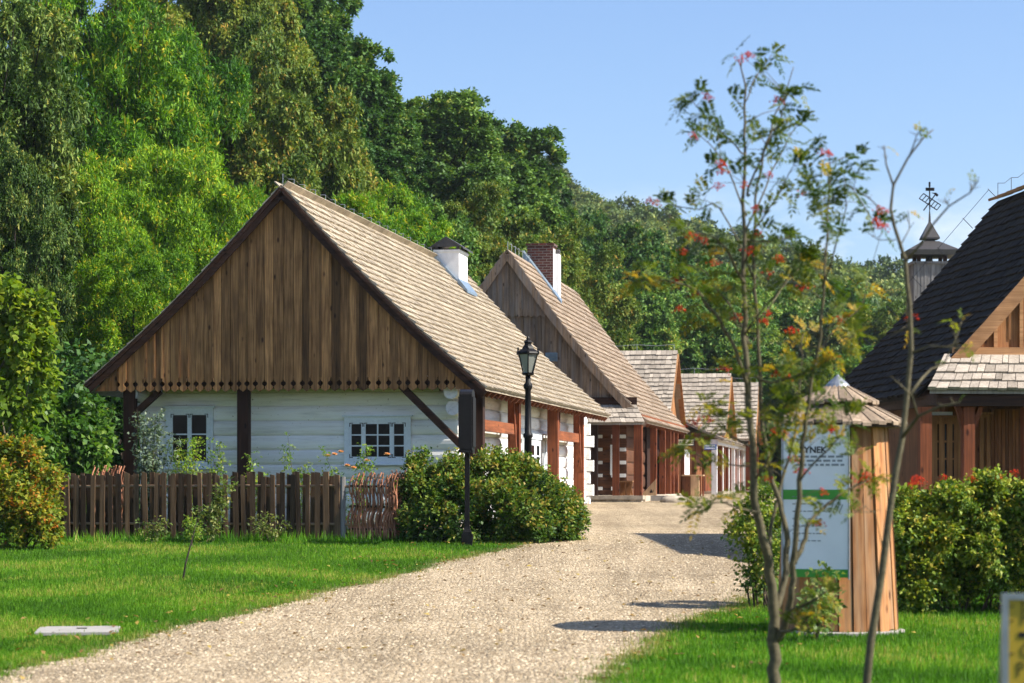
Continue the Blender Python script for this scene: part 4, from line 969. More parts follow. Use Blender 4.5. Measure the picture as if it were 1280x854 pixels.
for k in range(8):
    q = V((0, L3, z3r)).lerp(V((-x3, L3, z3e)), k/7); q2 = V((0, L3, z3r)).lerp(V((-x3, L3, z3e)), min(1, (k+1)/7))
    up = V((-.18, .05, .2)); mb.tube([q, q+up], .007, 4); mb.tube([q+up*.9, q2+up*.9], .0045, 4)
mb.build('lightning_wire', M['dark_metal'], roof3)
zsk = h3.hit(1212, 445, 'y', .3).z
mb = MB(); gable_boards(mb, x3-.05, z3r-.12, z3e-.1, zsk+.02, .42, .24, fret=False, rg=random.Random(41)); g3 = mb.build('gable', M['orange_wood'], o3)
mb = MB()
for s_ in (-1, 1):
    ft = lambda t: V((s_*x3*t, .2, z3r+(z3e-z3r)*t-.17-.12*math.sin(math.pi*t)))
    for i in range(5): mb.beam(ft(i/6), ft((i+1)/6), .05, .22, .7, (0, 0, 1))
mb.build('barge_board', M['orange_wood_x'], o3)
mb = MB(); tb = (z3r-zsk)/(z3r-z3e); mb.box(-x3*tb+.1, x3*tb-.1, .3, .40, zsk+.02, zsk+.14, .8)
for k in range(-6, 7): mb.box(k*.42-.03, k*.42+.03, .36, .405, zsk+.145, z3r-.35-(z3r-z3e)*abs(k*.42)/x3, .8)
mb.build('gable_rail', M['orange_wood_x'], g3)
# pale skirt roof on the front
mb = MB(); xi = x3*tb; zk = z3e-.02
slab(mb, (-xi, .3, zsk), (xi, .3, zsk), (-x3-.02, -.5, zk), (x3+.02, -.5, zk), .05, .02, 3)
shingles(mb, (-xi-.05, .32, zsk+.03), (xi+.05, .32, zsk+.03), (-x3-.05, -.5, zk+.03), (x3+.05, -.5, zk+.03), .26, .16, .05, .02, rg)
mb.build('skirt_roof', M['shingle_grey'], o3)
YR = .75; xw3 = -x3+.55
mb = MB(); mb.box(-x3+.1, x3-.1, -.45, -.36, zk-.24, zk-.06, .3); mb.box(-x3+.1, -x3+.22, -.35, L3-.1, z3e-.24, z3e-.06, .4)
mb.build('fascia', M['dark_beam_x'], o3)
mb = MB(); mb.box(-x3+.2, x3-.2, -.3, YR+.2, zk-.06, zk-.03, .3); mb.build('soffit', M['dark_beam_x'], o3)
mb = MB(); mb.box(xw3+.02, x3-.5, YR, YR+.2, -.2, zk-.065, .15); mb.box(xw3, xw3+.2, YR+.2, L3-.3, -.2, z3e+.3, .3); mb.box(x3-.6, x3-.5, YR+.2, L3-.3, -.2, z3e+.3, .3); mb.box(xw3, x3-.5, L3-.3, L3-.2, -.2, z3e+.3, .3)
gable_boards(mb, x3-.05, z3r-.12, z3e-.1, z3e, L3-.1, .5, fret=False, rg=random.Random(43))
mb.build('wall', M['brown_plank'], o3)
mb = MB(); n = 9
xa_, xb_ = h3.hit(1238, 560, 'y', YR-.03).x, h3.hit(1278, 560, 'y', YR-.03).x
for k in range(n): mb.box(xa_+(xb_-xa_)*k/n+.003, xa_+(xb_-xa_)*(k+1)/n-.003, YR-.05-rg.uniform(0, .015), YR-.002, 0, zk-.25, rg.random())
mb.build('plank_cladding', M['brown_plank'], o3)
f3 = Face((0, YR, 0), (1, 0, 0), (0, -1, 0)); zw0 = h3.hit(1180, 588, 'y', YR).z
for (p0, p1, top, cols) in ((1163, 1200, 522, [(1, 1), (1.1, 1), (1, 1)]), (1224, 1237, 518, [(1, 2)])):
    window(f3, h3.hit(p0, 560, 'y', YR).x, h3.hit(p1, 560, 'y', YR).x, zw0-.2, h3.hit(1180, top, 'y', YR).z, cols, 3, o3, 'orange_wood', .09, .06, iron=False)
mb = MB(); f3.box(mb, h3.hit(1163, 515, 'y', YR).x, h3.hit(1190, 515, 'y', YR).x, h3.hit(1180, 521.2, 'y', YR).z, h3.hit(1180, 515, 'y', YR).z, .001, .03); mb.build('white_lintel', M['white_plaster'], o3)
for p in (1210, 1156, 1285):
    a = h3.hit(p, 560, 'y', -.3); mb = MB(); mb.box(a.x-.09, a.x+.09, -.38, -.2, -.1, zk-.25, .6); mb.build('post', M['red_post'], o3)
for p0, p1, q in ((1208, 1195, 512), (1212, 1228, 512)):
    a, b_ = h3.hit(p0, 545, 'y', -.28), h3.hit(p1, q-10, 'y', -.28); mb = MB(); mb.beam((a.x, -.28, a.z), (b_.x, -.28, b_.z), .08, .1, .5, (0, 1, 0)); mb.build('brace', M['red_post'], o3)
# pale grey boarded shed behind the kiosk
h4 = House('grey_boarded_shed', 'pale grey boarded shed between the kiosk and the dark roofed house', 'shed', 1122, 47, 346)
mb = MB(); r = random.Random(3); wdt = h4.hit(1152, 560, 'y', 0).x
for k in range(5):
    x0 = wdt*k/5; mb.box(x0+.004, wdt*(k+1)/5-.004, -.02-r.uniform(0, .02), .03, -.3, h4.hit(1130, 523, 'y', 0).z, r.random())
mb.box(0, wdt, .035, 2.2, -.3, h4.hit(1130, 524, 'y', 0).z, .5); mb.build('wall', M['grey_plank'], h4.o)
mb = MB(); zt_ = h4.hit(1130, 522, 'y', 0).z; slab(mb, (-.15, -.2, zt_), (wdt+.15, -.2, zt_), (-.15, 2.3, zt_+.15), (wdt+.15, 2.3, zt_+.15), .06); mb.build('roof', M['shingle_dark'], h4.o)
mb = MB(); a = h4.hit(1139, 580, 'y', 0); mb.box(a.x-.12, a.x+.12, -.06, -.041, a.z-.5, h4.hit(1130, 530, 'y', 0).z); mb.build('door', M['brown_plank'], h4.o)

# ================================================================== bell turret
ht = House('fire_bell_turret', 'slim grey boarded turret with a two tier roof, spire and iron fire emblem on top', 'tower', 1162, 92, 640)
ot = ht.o; T = lambda py: ht.z(EYE+(HY-py)*92/F)
hwT = 24*92/F; mb = MB(); r = random.Random(6); n = 11
for sy in (-1, 1):
    for k in range(n):
        x0 = -hwT+2*hwT*k/n; e = r.uniform(0, .02); mb.box(x0+.004, x0+2*hwT/n-.004, (-hwT-e) if sy < 0 else hwT-.03, (-hwT+.03) if sy < 0 else hwT+e, -.5, T(331)+r.uniform(-.02, .02), r.random())
        mb.box((-hwT-e) if sy < 0 else hwT-.03, (-hwT+.03) if sy < 0 else hwT+e, x0+.035, x0+2*hwT/n-.035, -.5, T(331), r.random())
mb.build('shaft', M['grey_plank'], ot)
mb = MB(); mb.box(-hwT-.08, hwT+.08, -hwT-.08, hwT+.08, T(332), T(329), .5); mb.build('sill', M['grey_plank'], ot)
for sx in (-1, 1):
    for sy in (-1, 1):
        mb = MB(); mb.box(sx*.5-.07, sx*.5+.07, sy*.5-.07, sy*.5+.07, T(329), T(320), .3); mb.build('post', M['dark_beam_z'], ot)
mb = MB(); mb.lathe((0, .1, T(330)), [(.06, .32), (.12, .25), (.16, .05), (.19, 0)], 10); mb.lathe((0, .1, T(327)), [(.02, .1), (.02, .5)], 5); mb.build('bell', M['dark_metal'], ot)
mb = MB(); q = math.pi/4
mb.lathe((0, 0, 0), [(31.5*92/F*1.38, T(321)), (31.5*92/F*1.41, T(315.5)), (31.5*92/F*1.41, T(314.5)), (11*92/F*1.41, T(303)), (10*92/F*1.41, T(302.5))], 4, .5, q); r1 = mb.build('roof', M['dark_metal'], ot)
mb = MB(); mb.lathe((0, 0, 0), [(.26, T(304)), (.26, T(300)), (11*92/F*1.41, T(299.5)), (11*92/F*1.41, T(297.5)), (.06, T(278)), (.045, T(270)), (.012, T(261))], 4, .5, q); mb.build('spire', M['dark_metal'], ot)
mb = MB(); k_ = 92/F
E = lambda px, py: V(((px-1162)*k_, 0, T(py)))
# emblem pixels: zoom (1120..1280 / 1051 px)
Z = lambda x, y: E(1120+x/6.569-2.2, 210+y/6.569)
mb.tube([Z(292, 340), Z(290, 115)], .025, 6)
for p, q_ in (((205, 250), (350, 345)), ((240, 210), (382, 305))): mb.tube([Z(*p), Z(*q_)], .022, 5)
for i in range(7):
    t = i/6; mb.tube([Z(205+145*t, 250+95*t), Z(240+142*t, 210+95*t)], .018, 5)
mb.tube([Z(240, 350), Z(340, 215)], .024, 5); mb.prism([Z(305, 205), Z(345, 203), Z(365, 222), Z(350, 238), (Z(330, 214))], (0, .03, 0))
mb.prism([Z(258, 162), Z(330, 162), Z(330, 188), Z(258, 188)], (0, .03, 0)); mb.prism([Z(283, 118), Z(298, 112), Z(298, 155), Z(283, 155)], (0, .03, 0))
mb.build('fire_emblem', M['black_iron'], ot)
HAZE = .00013
# ------------------------------------------------------------------ lamp, sign post, kiosk, boards
def text_mesh(name, body, size, loc, rot, m, parent, ext=.002, bold=0.0, align='LEFT', sx=1.0):
    cu = bpy.data.curves.new(name, 'FONT'); cu.body = body; cu.size = size; cu.extrude = ext; cu.offset = bold; cu.align_x = align; cu.resolution_u = 3
    ob = bpy.data.objects.new('t', cu); COL.objects.link(ob); dg = bpy.context.evaluated_depsgraph_get(); dg.update()
    me = bpy.data.meshes.new_from_object(ob.evaluated_get(dg)); COL.objects.unlink(ob); bpy.data.objects.remove(ob)
    me.materials.clear(); me.materials.append(m); me.name = name
    o = link(bpy.data.objects.new(name, me), parent); o.location = loc; o.rotation_euler = rot; o.scale = (sx, 1, 1); return o

# street lamp
D = 46.0; p = W(660, 600, D); p.z = float(gz(D))
lamp = thing('street_lamp', 'tall black street lamp with a glass lantern, in front of the cottage arcade', 'street lamp', p)
zz = lambda py: EYE+(HY-py)*D/F-p.z
mb = MB(); mb.lathe((0, 0, 0), [(.19, 0), (.19, .1), (.15, .14), (.13, .55), (.15, .6), (.085, .66), (.08, 1.0), (.072, zz(548)), (.095, zz(546)), (.095, zz(543)), (.065, zz(541)), (.055, zz(488)), (.085, zz(485)), (.085, zz(481)), (.05, zz(478)), (.05, zz(470))], 14)
mb.build('pole', M['black_iron'], lamp, True)
mb = MB(); q = math.pi/6
zt_, zb_ = zz(442), zz(466)
rt, rb = 13.0*D/F*1.05, 7.0*D/F
mb.lathe((0, 0, 0), [(.05, zz(470)), (rb+.02, zz(468.5)), (rb+.03, zb_)], 6, .5, q)
for k in range(6):
    a = q+k*math.pi/3; ca, sa = math.cos(a), math.sin(a)
    mb.tube([(rb*ca, rb*sa, zb_), (rt*ca, rt*sa, zt_)], .013, 5); mb.lathe((rt*ca*1.05, rt*sa*1.05, zt_), [(.022, -.02), (.03, .02), (.012, .06), (.02, .09), (.004, .12)], 6)
mb.lathe((0, 0, 0), [(rt+.01, zt_-.02), (rt+.035, zt_), (rt+.02, zt_+.03), (rt*.62, zz(436)), (rt*.5, zz(433)), (rt*.36, zz(431)), (rt*.36, zz(429)), (rt*.48, zz(428)), (rt*.3, zz(425.5)), (.035, zz(424.5)), (.04, zz(423)), (.008, zz(420))], 6, .5, q)
lf = mb.build('lantern_frame', M['black_iron'], lamp)
mb = MB(); mb.lathe((0, 0, 0), [(rb-.006, zb_+.005), (rt-.008, zt_-.02)], 6, .5, q, False); mb.build('lantern_glass', M['lantern_glass'], lf)
mb = MB(); mb.lathe((0, 0, 0), [(.03, zb_), (.03, zb_+.1), (.05, zb_+.14), (.055, zb_+.24), (.02, zb_+.32)], 10); mb.build('bulb', M['white_plaster'], lf, True)

# black display board seen from its edge
p = G(584, 682); D = p.y; k_ = D/F
bd = thing('display_board', 'black board on a single post, seen edge on at the lawn border', 'sign', p, R(-3))
zz = lambda py: EYE+(HY-py)*D/F-p.z
mb = MB(); mb.box(-.095, .095, -.095, .095, -.1, .2); mb.lathe((0, 0, 0), [(.11, .2), (.11, .24), (.07, .3), (.06, .34), (.06, zz(566))], 4, .5, math.pi/4); mb.build('post', M['black_iron'], bd)
mb = MB(); w_ = .11; zt_, zb_ = zz(487), zz(566)
out = [(-.42, zb_+.06), (-.36, zb_), (.36, zb_), (.42, zb_+.06), (.42, zt_-.1)]+[(.42*math.cos(a), zt_-.1+.1*math.sin(a)) for a in [math.pi*i/8 for i in range(1, 8)]]+[(-.42, zt_-.1)]
mb.prism([(-w_, y, z) for y, z in out], (2*w_, 0, 0)); bp = mb.build('panel', M['black_iron'], bd)
mb = MB()
for sx in (-1, 1): mb.box(sx*(w_+.012)-.008, sx*(w_+.012)+.008, -.36, .36, zb_+.1, zt_-.14)
mb.build('poster_sheet', M['black_iron'], bp)
mb = MB(); mb.box(-w_-.015, w_+.015, -.425, -.30, zb_-.005, zb_+.05); mb.build('panel_trim', M['black_iron'], bp)

# information kiosk
pk = V(((1047-CX)*26.3/F, 26.3, float(gz(26.3))-.02)); D = 26.3
zz = lambda py: EYE+(HY-py)*D/F-pk.z
ks = thing('information_kiosk', 'round wooden information pillar with a shingled cap and white and green panel', 'kiosk', pk)
mb = MB(); n = 26; r0, r1 = .655, .535; r = random.Random(2); zk_ = zz(528)
for i in range(n):
    a, b = 2*math.pi*i/n+.012, 2*math.pi*(i+1)/n-.012; e = r.uniform(-.02, .02)
    for hz in ():
        pass
    P = []
    for rr, z in ((r0+e, .03+r.uniform(0, .03)), (r1+e, zk_)):
        P += [V((rr*math.cos(a), rr*math.sin(a), z)), V((rr*math.cos(b), rr*math.sin(b), z)), V(((rr-.05)*math.cos(b), (rr-.05)*math.sin(b), z)), V(((rr-.05)*math.cos(a), (rr-.05)*math.sin(a), z))]
    mb.hexa(P, r.random())
mb.build('plank_column', M['kiosk_wood'], ks)
mb = MB(); mb.lathe((0, 0, 0), [(r0-.045, -.05), (r1-.045, zk_)], 24); mb.build('core', M['dark_beam_z'], ks)
mb = MB(); mb.lathe((0, 0, 0), [(.74, -.05), (.74, .035), (.70, .045)], 24); mb.build('base_slab', M['concrete'], ks)
mb = MB()
tiers = [(.76, zz(529), .36, zz(506)), (.44, zz(504)+.02, .10, zz(482))]
for ri, (ra, za, rb_, zb_) in enumerate(tiers):
    n = 46 if ri == 0 else 34
    for i in range(n):
        a, b = 2*math.pi*(i+.03)/n, 2*math.pi*(i+.97)/n; e = r.uniform(-.02, .03); th = .035; lift = .010*(i % 2)+r.uniform(0, .006)
        P = []
        for dz in (-th+lift, lift):
            for rr, z, an in ((ra+e, za-e*.6, a), (ra+e, za-e*.6, b), (rb_, zb_, b), (rb_, zb_, a)): P.append(V((rr*math.cos(an), rr*math.sin(an), z+dz)))
        mb.hexa(P, r.random())
mb.lathe((0, 0, 0), [(.70, zz(530)-.045), (.36, zz(508)-.04), (.34, zz(507)+.03), (.1, zz(484)-.03)], 24, .1)
kr = mb.build('roof', M['shingle_kiosk'], ks)
mb = MB(); mb.lathe((0, 0, 0), [(.17, zz(486)-.02), (.12, zz(480)), (.03, zz(471)), (.004, zz(468))], 16); mb.build('metal_cap', M['grey_metal'], kr)
# panel: flat sheet on the front left
az = R(-18); px_ = .012
pn = bpy.data.objects.new('panel', None); bpy.data.objects.remove(pn)
zt_, zb_ = zz(533), zz(719); xr_ = .012; wpn = .70
mb = MB(); rr = .68
c_, s_ = math.cos(az), math.sin(az)
ux, nx_ = V((c_, s_, 0)), V((s_, -c_, 0))        # along the panel, outward
org = V((xr_, -.735, 0))-ux*wpn
fk = Face(org, ux, nx_)
fk.box(mb, 0, wpn, zb_, zt_, -.03, 0); pan = mb.build('panel', M['sign_white'], ks)
mb = MB(); fk.box(mb, -.02, -.001, zb_-.02, zt_+.02, -.035, .012); fk.box(mb, wpn+.001, wpn+.015, zb_-.02, zt_+.02, -.035, .012); mb.build('panel_frame', M['grey_metal'], pan)
for q0, q1 in ((zz(624), zz(612)), (zb_, zz(709))): mb = MB(); fk.box(mb, .0, wpn, q0, q1, .001, .004); mb.build('green_band', M['sign_green'], pan)
rot = (R(90), 0, az)
text_mesh('title_text', 'RYNEK', .095, fk.p(.17, zz(567), .003), rot, M['black_paint'], pan, bold=.002)
mb = MB(); r = random.Random(5)
for k in range(3):
    u = .13
    while u < .62:
        w_ = r.uniform(.03, .08); fk.box(mb, u, min(u+w_, .66), zz(573+k*5.0), zz(573+k*5.0)+.022, .002, .004); u += w_+.02
    if k == 0: pass
for k in range(11):
    u = .10
    while u < .42 and k > 3:
        w_ = r.uniform(.02, .06); fk.box(mb, u, min(u+w_, .46), zz(585+k*9), zz(585+k*9)+.011, .002, .004); u += w_+.015
mb.build('lettering', M['grey_paint'], pan)
mb = MB()
for k, (u0, u1, z0, z1) in enumerate(((.50, .535, 541, 535), (.55, .59, 541, 535))): fk.box(mb, u0, u1, zz(z0), zz(z1), .002, .004)
mb.build('small_emblem', M['red_paint'], pan)
mb = MB()
for k in range(4):
    a = fk.p(.50+k*.035, zz(640), .004); mb.beam(a, fk.p(.54+k*.035, zz(630), .004), .006, .018, .5, nx_)
mb.build('small_emblem', M['grey_paint'], pan)

# yellow board by the right edge
D = 11.0; pb = V(((1252-CX)*D/F, D, 0)); yb_ = thing('yellow_notice_board', 'yellow notice board in a grey metal frame, cut off by the right edge', 'sign', pb, R(-5))
zz = lambda py: EYE+(HY-py)*D/F
mb = MB(); H_ = zz(742)
mb.box(0, .03, -.02, .02, 0, H_); mb.box(.72, .75, -.02, .02, 0, H_); mb.box(.031, .719, -.02, .02, H_-.028, H_); mb.box(.031, .719, -.02, .02, .28, .31)
mb.tube([(.015, .02, H_-.05), (.015, .45, .0)], .012, 6); mb.tube([(.735, .02, H_-.05), (.735, .45, .0)], .012, 6)
mb.build('frame', M['grey_metal'], yb_)
mb = MB(); mb.box(.031, .719, -.008, .008, .311, H_-.029); yp = mb.build('panel', M['yellow_board'], yb_)
for t_, py in (('- P', 764), ('- F', 782), ('- C', 823), ('P', 846)):
    text_mesh('handwriting', t_, .10, (.035 if t_ != 'P' else .065, -.0095, zz(py)), (R(90), R(-3), 0), M['black_paint'], yp, .001, -.002, sx=.8)
mb = MB(); mb.box(.075, .15, -.0105, -.0085, zz(797), zz(790)); mb.build('handwriting', M['black_paint'], yp)

# concrete cover in the lawn
pc = G(98, 790); cv = thing('concrete_cover', 'flat square concrete cover plate lying in the left lawn', 'cover', pc, R(8))
mb = MB(); mb.prism([V((x, y, 0)) for x, y in ((-.44, -.58), (.44, -.58), (.44, .58), (-.44, .58))], (0, 0, .03)); mb.build('slab', M['concrete'], cv)
mb = MB(); mb.box(-.02, .09, .05, .12, .0305, .04); mb.build('lifting_eye', M['dark_metal'], cv)
# grey stake by the bush
ps = G(503, 673); st = thing('grey_stake', 'short bent grey pipe stake standing before the wattle fence end', 'stake', ps)
mb = MB(); mb.tube([(0, 0, -.05), (0, 0, .2), (.015, 0, .26), (.05, 0, .27)], .011, 6); mb.build('pipe', M['grey_metal'], st)

# ------------------------------------------------------------------ fences
DF = 44.0
def fx(px, D=DF): return (px-CX)*D/F
pf = V((fx(50, 44.6), 44.6, float(gz(44.6)))); pfn = thing('picket_fence', 'dark weathered picket fence of uneven boards in front of the cottage', 'fence', pf, -R(7))
zz = lambda py: EYE+(HY-py)*44.2/F-pf.z
r = random.Random(14); x = 0; xe = fx(428)-pf.x; i = 0
while x < xe:
    w_ = r.uniform(.08, .12); z1 = zz(592)+r.uniform(-.05, .04); tl = r.uniform(-.03, .03); yo = -.055 if i % 2 == 0 else .05
    mb = MB(); y0 = yo+r.uniform(-.01, .01); n_ = r.uniform(0, .03)
    mb.hexa([(x, y0, -.02), (x+w_, y0, -.02), (x+w_, y0+.024, -.02), (x, y0+.024, -.02), (x+tl, y0, z1), (x+w_*r.uniform(.8, 1)+tl, y0, z1-n_), (x+w_*.95+tl, y0+.024, z1-n_), (x+tl, y0+.024, z1)], r.random())
    mb.build('picket', M['picket'], pfn)
    x += w_*r.uniform(.75, 1.0); i += 1
for py, y_ in ((608, .025), (655, .04)):
    mb = MB(); n = 12; mb.tube([(-.05+(xe+.25)*k/n, -.002 if py == 608 else .0, zz(py)+r.uniform(-.01, .01)) for k in range(n+1)], .025, 8); mb.build('rail', M['rail'], pfn)
for k in range(4):
    px_ = .7+k*1.55; mb = MB(); mb.tube([(px_, .14, -.1), (px_, .14, zz(598))], .06, 8); mb.build('post', M['picket'], pfn)
mb = MB(); mb.tube([(fx(432)-pf.x, .0, -.1), (fx(432)-pf.x, 0, zz(596))], [.055, .05], 8); mb.build('end_post', M['grey_plank'], pfn)
def wattle(label, p0, p1, h, n, seed, amp=.05):
    p0, p1 = V(p0), V(p1); d = p1-p0; L_ = d.length; d.normalize(); nn = V((-d.y, d.x, 0)); o = thing('wattle_fence', label, 'fence', p0); r = random.Random(seed)
    mb = MB()
    for i in range(n):
        u = L_*i/(n-1)+r.uniform(-.015, .015); hh = h*r.uniform(.94, 1.06); lean = r.uniform(-.05, .12); ph = (i % 2)*math.pi
        pts = []
        for k in range(13):
            t = k/12; w_ = amp*math.sin(ph+t*math.pi*4.2)*.9
            pts.append(d*(u+.06*t+lean*.25*t+.030*math.sin(t*12.6+.5))+nn*w_+V((0, 0, hh*t-.03)))
        mb.tube(pts, [.023-.010*k/12 for k in range(13)], 5, r.random())
    mb.build('woven_rods', M['wattle'], o)
    for z in (.18, .52, .82):
        mb = MB(); mb.tube([d*(L_*k/8)+V((0, 0, h*z+r.uniform(-.01, .01))) for k in range(9)], .022, 6, .3); mb.build('rail', M['picket'], o)
    return o
w0 = V((fx(437), 43.9, float(gz(43.9)))); w1 = V((fx(494), 43.6, float(gz(43.6))))
wattle('red brown wattle fence of wavy woven rods beside the rose bush', w0, w1, 1.22, 34, 3, .045)
wattle('rear run of red brown wattle fence partly hidden by the rose bush', V((fx(484), 44.0, float(gz(44)))), V((fx(530, 46.5), 46.5, float(gz(46.5)))), 1.26, 36, 4)
wattle('red brown wattle tops showing behind the left end of the picket fence', V((fx(112, 46), 46, float(gz(46)))), V((fx(152, 46), 46, float(gz(46)))), 1.3, 24, 5)

# ------------------------------------------------------------------ porch things of the second house
zpw = h2.loc.z+zpf
def on_porch(px, y, z=0): a = h2.hit(px, 600, 'y', y); return h2.w((a.x, y, zpf+z))
tb = thing('porch_table', 'small orange wooden table with crossed ends on the brown porch', 'table', on_porch(780, .5), -h2.th)
mb = MB(); mb.box(-.28, .28, -.22, .22, .40, .44); mb.build('table_top', M['orange_wood_x'], tb)
for sx in (-.16, .06, .24):
    mb = MB(); mb.beam((sx-.06, -.15, 0), (sx+.02, -.15, .398), .05, .04, .5, (0, 1, 0)); mb.beam((sx+.02, -.10, 0), (sx-.06, -.10, .398), .05, .04, .5, (0, 1, 0)); mb.build('crossed_leg', M['orange_wood'], tb)
mb = MB(); mb.box(-.2, .2, .05, .09, 0, .398); mb.build('back_panel', M['orange_wood'], tb)
po = thing('white_poster', 'tall narrow white poster with a line of text on the porch wall', 'poster', on_porch(766.5, YP-.03), -h2.th)
a, b_ = h2.hit(763, 594, 'y', YP-.03), h2.hit(770, 556, 'y', YP-.03); hz = b_.z-a.z; z0_ = a.z-zpf
mb = MB(); mb.box(-.09, .09, -.012, .0, z0_, z0_+hz); mb.build('sheet', M['sign_white'], po)
mb = MB(); r = random.Random(3); z = z0_+.1
while z < z0_+hz-.1: q = r.uniform(.02, .05); mb.box(-.015, .02, -.0145, -.0125, z, z+q); z += q+.015
mb.build('lettering', M['grey_paint'], po)
ea = thing('leaning_board', 'triangular pale easel board standing on the porch by the corner post', 'board', on_porch(812, .3), -h2.th)
mb = MB(); mb.prism([(-.26, -.02, 0), (.2, -.02, 0), (.2, -.02, .5)], (0, .03, 0)); mb.build('board', M['pale_wood'], ea)
mb = MB(); mb.prism([(.0, -.025, .08), (.1, -.025, .08), (.05, -.025, .2)], (0, .004, 0)); mb.build('painted_mark', M['black_paint'], ea)
sg = h2.w((xq+.02, h2.hit(851, 553, 'x', xq).y, h2.hit(851, 553, 'x', xq).z))
sn = thing('hanging_shop_sign', 'small cream shop sign with a red emblem hanging under the porch eave', 'sign', sg, R(4))
hw_, hh_ = 15.4*sg.y/F, 3.6*sg.y/F
mb = MB(); mb.box(-hw_, hw_, -.02, .02, -hh_, hh_); bs = mb.build('board', M['cream_paint'], sn)
mb = MB(); e = .028
mb.box(-hw_-e, hw_+e, -.03, .03, hh_+.001, hh_+e); mb.box(-hw_-e, hw_+e, -.03, .03, -hh_-e, -hh_-.001); mb.box(-hw_-e, -hw_-.001, -.03, .03, -hh_, hh_); mb.box(hw_+.001, hw_+e, -.03, .03, -hh_, hh_); mb.build('frame', M['black_paint'], sn)
text_mesh('lettering', 'GARNCARZ', .145, (-hw_+.2, -.0225, -.05), (R(90), 0, 0), M['black_paint'], bs, .001, .003, sx=(2*hw_-.24)/.74)
mb = MB(); mb.prism([(-hw_+.03, -.0225, .07), (-hw_+.05, -.0225, -.04), (-hw_+.1, -.0225, -.075), (-hw_+.15, -.0225, -.04), (-hw_+.17, -.0225, .07), (-hw_+.13, -.0225, .03), (-hw_+.1, -.0225, .075), (-hw_+.07, -.0225, .03)], (0, -.002, 0)); mb.build('emblem', M['red_paint'], bs)
mb = MB()
for sx in (-.7, .7): mb.tube([(sx*hw_, 0, hh_), (sx*hw_, .25, hh_+.2)], .01, 4)
mb.build('hanger', M['black_iron'], sn)
pbx = W(888, 559, 92); s2_ = thing('blue_shop_sign', 'blue shop sign beside the white posts of the far arcade', 'sign', pbx, R(-6))
hw_, hh_ = 8*92/F, 3.2*92/F; mb = MB(); mb.box(-hw_, hw_, -.02, .02, -hh_, hh_); bs = mb.build('board', M['blue_paint'], s2_)
mb = MB()
for k in range(2): mb.box(-hw_+.06, hw_-.06, -.0235, -.0205, .03-k*.09, .065-k*.09)
mb.build('lettering', M['sign_white'], bs)
mb = MB(); mb.box(-hw_-.02, -hw_-.0, -.03, .03, -pbx.z+1.17, hh_+.1); mb.build('post', M['red_post'], s2_)
D = 86; p = W(867, 618, D); p.z = float(gz(D)); cb = thing('wooden_counter', 'pale wooden box counter standing at the far end of the porch', 'counter', p, R(-8))
k_ = D/F; h_ = (618-594)*k_+.05
mb = MB(); mb.box(-14*k_, -3*k_, -.3, .3, 0, h_, .1); mb.build('dark_side', M['brown_plank'], cb)
mb = MB(); mb.box(-2.98*k_, 7*k_, -.32, .3, 0, h_, .6); mb.build('pale_side', M['pale_wood'], cb)
mb = MB(); mb.box(-14.2*k_, 13*k_, -.36, .34, h_+.002, h_+.05, .8); mb.build('counter_top', M['pale_wood'], cb)
mb = MB(); mb.box(8*k_, 9.5*k_, -.3, -.2, 0, h_, .6); mb.box(11.5*k_, 13*k_, -.3, -.2, 0, h_, .6); mb.build('leg', M['red_post'], cb)
D = 70.2; p = W(842, 622, D); p.z = float(gz(D)); rk = thing('stone_boulder', 'low flat beige boulder lying before the porch step', 'boulder', p, .2)
mb = MB(); mb.lathe((0, 0, 0), [(.30, -.05), (.36, .05), (.33, .13), (.22, .19), (.08, .21)], 11); o = mb.build('boulder', M['stone'], rk, True); o.scale = (1.15, .7, 1)
p = h2.w((xs1-.3, -.9, 0)); D = p.y
stp = thing('porch_step', 'grey stone step slab at the right corner of the porch', 'step', V((p.x+1.0, D+3, float(gz(D+3)))), -h2.th)
mb = MB(); mb.box(-.75, .75, -.4, .4, -.1, .17, .8); mb.build('slab', M['concrete'], stp)

# ------------------------------------------------------------------ shrubs
def B(base, pts, D): return blob_px(base, D, pts)
p = V((fx(605, 43.7), 43.7, float(gz(43.7))))
bl = B(p, [(535, 661, 0.1, 0.36), (520, 625, 0.5, 0.28), (548, 613, 0.4, 0.39), (545, 658, -0.1, 0.43), (580, 598, 0.5, 0.33), (575, 633, 0, 0.52), (590, 662, -0.4, 0.43), (615, 603, 0.4, 0.43), (620, 643, -0.2, 0.53), (640, 613, 0.6, 0.43), (650, 658, -0.5, 0.43), (660, 628, 0.3, 0.47), (685, 645, 0.1, 0.43), (690, 662, 0, 0.33), (705, 662, 0.4, 0.26), (700, 638, 0.8, 0.31), (645, 591, 0.9, 0.26), (530, 588, 0.9, 0.26)], 43.7)
bush('rose_bush', 'large leafy rose bush with yellow green tips beside the lamp post', 'bush', p, bl, 6200, 8, .075, .05, .24, .2, 'lf_rosebush', 51, accent=.02, up=.8, shoots=.32, inner=.25)
p = V((fx(20, 41.5), 41.5, float(gz(41.5))))
bl = B(p, [(0, 660, 0, .45), (15, 620, 0, .5), (35, 650, -.2, .4), (20, 585, .2, .38), (-20, 590, 0, .5), (45, 600, .1, .28), (50, 640, 0, .22), (-25, 640, .2, .5), (5, 570, .3, .25), (45, 665, -.1, .28)], 41.5)
bush('autumn_shrub', 'orange tinged shrub at the left edge in front of the picket fence', 'shrub', p, bl, 3000, 7, .075, .055, .22, .25, 'lf_autumn', 52, up=.8, shoots=.2, inner=.12)
p = V((fx(65, 47.5), 47.5, float(gz(47.5))))
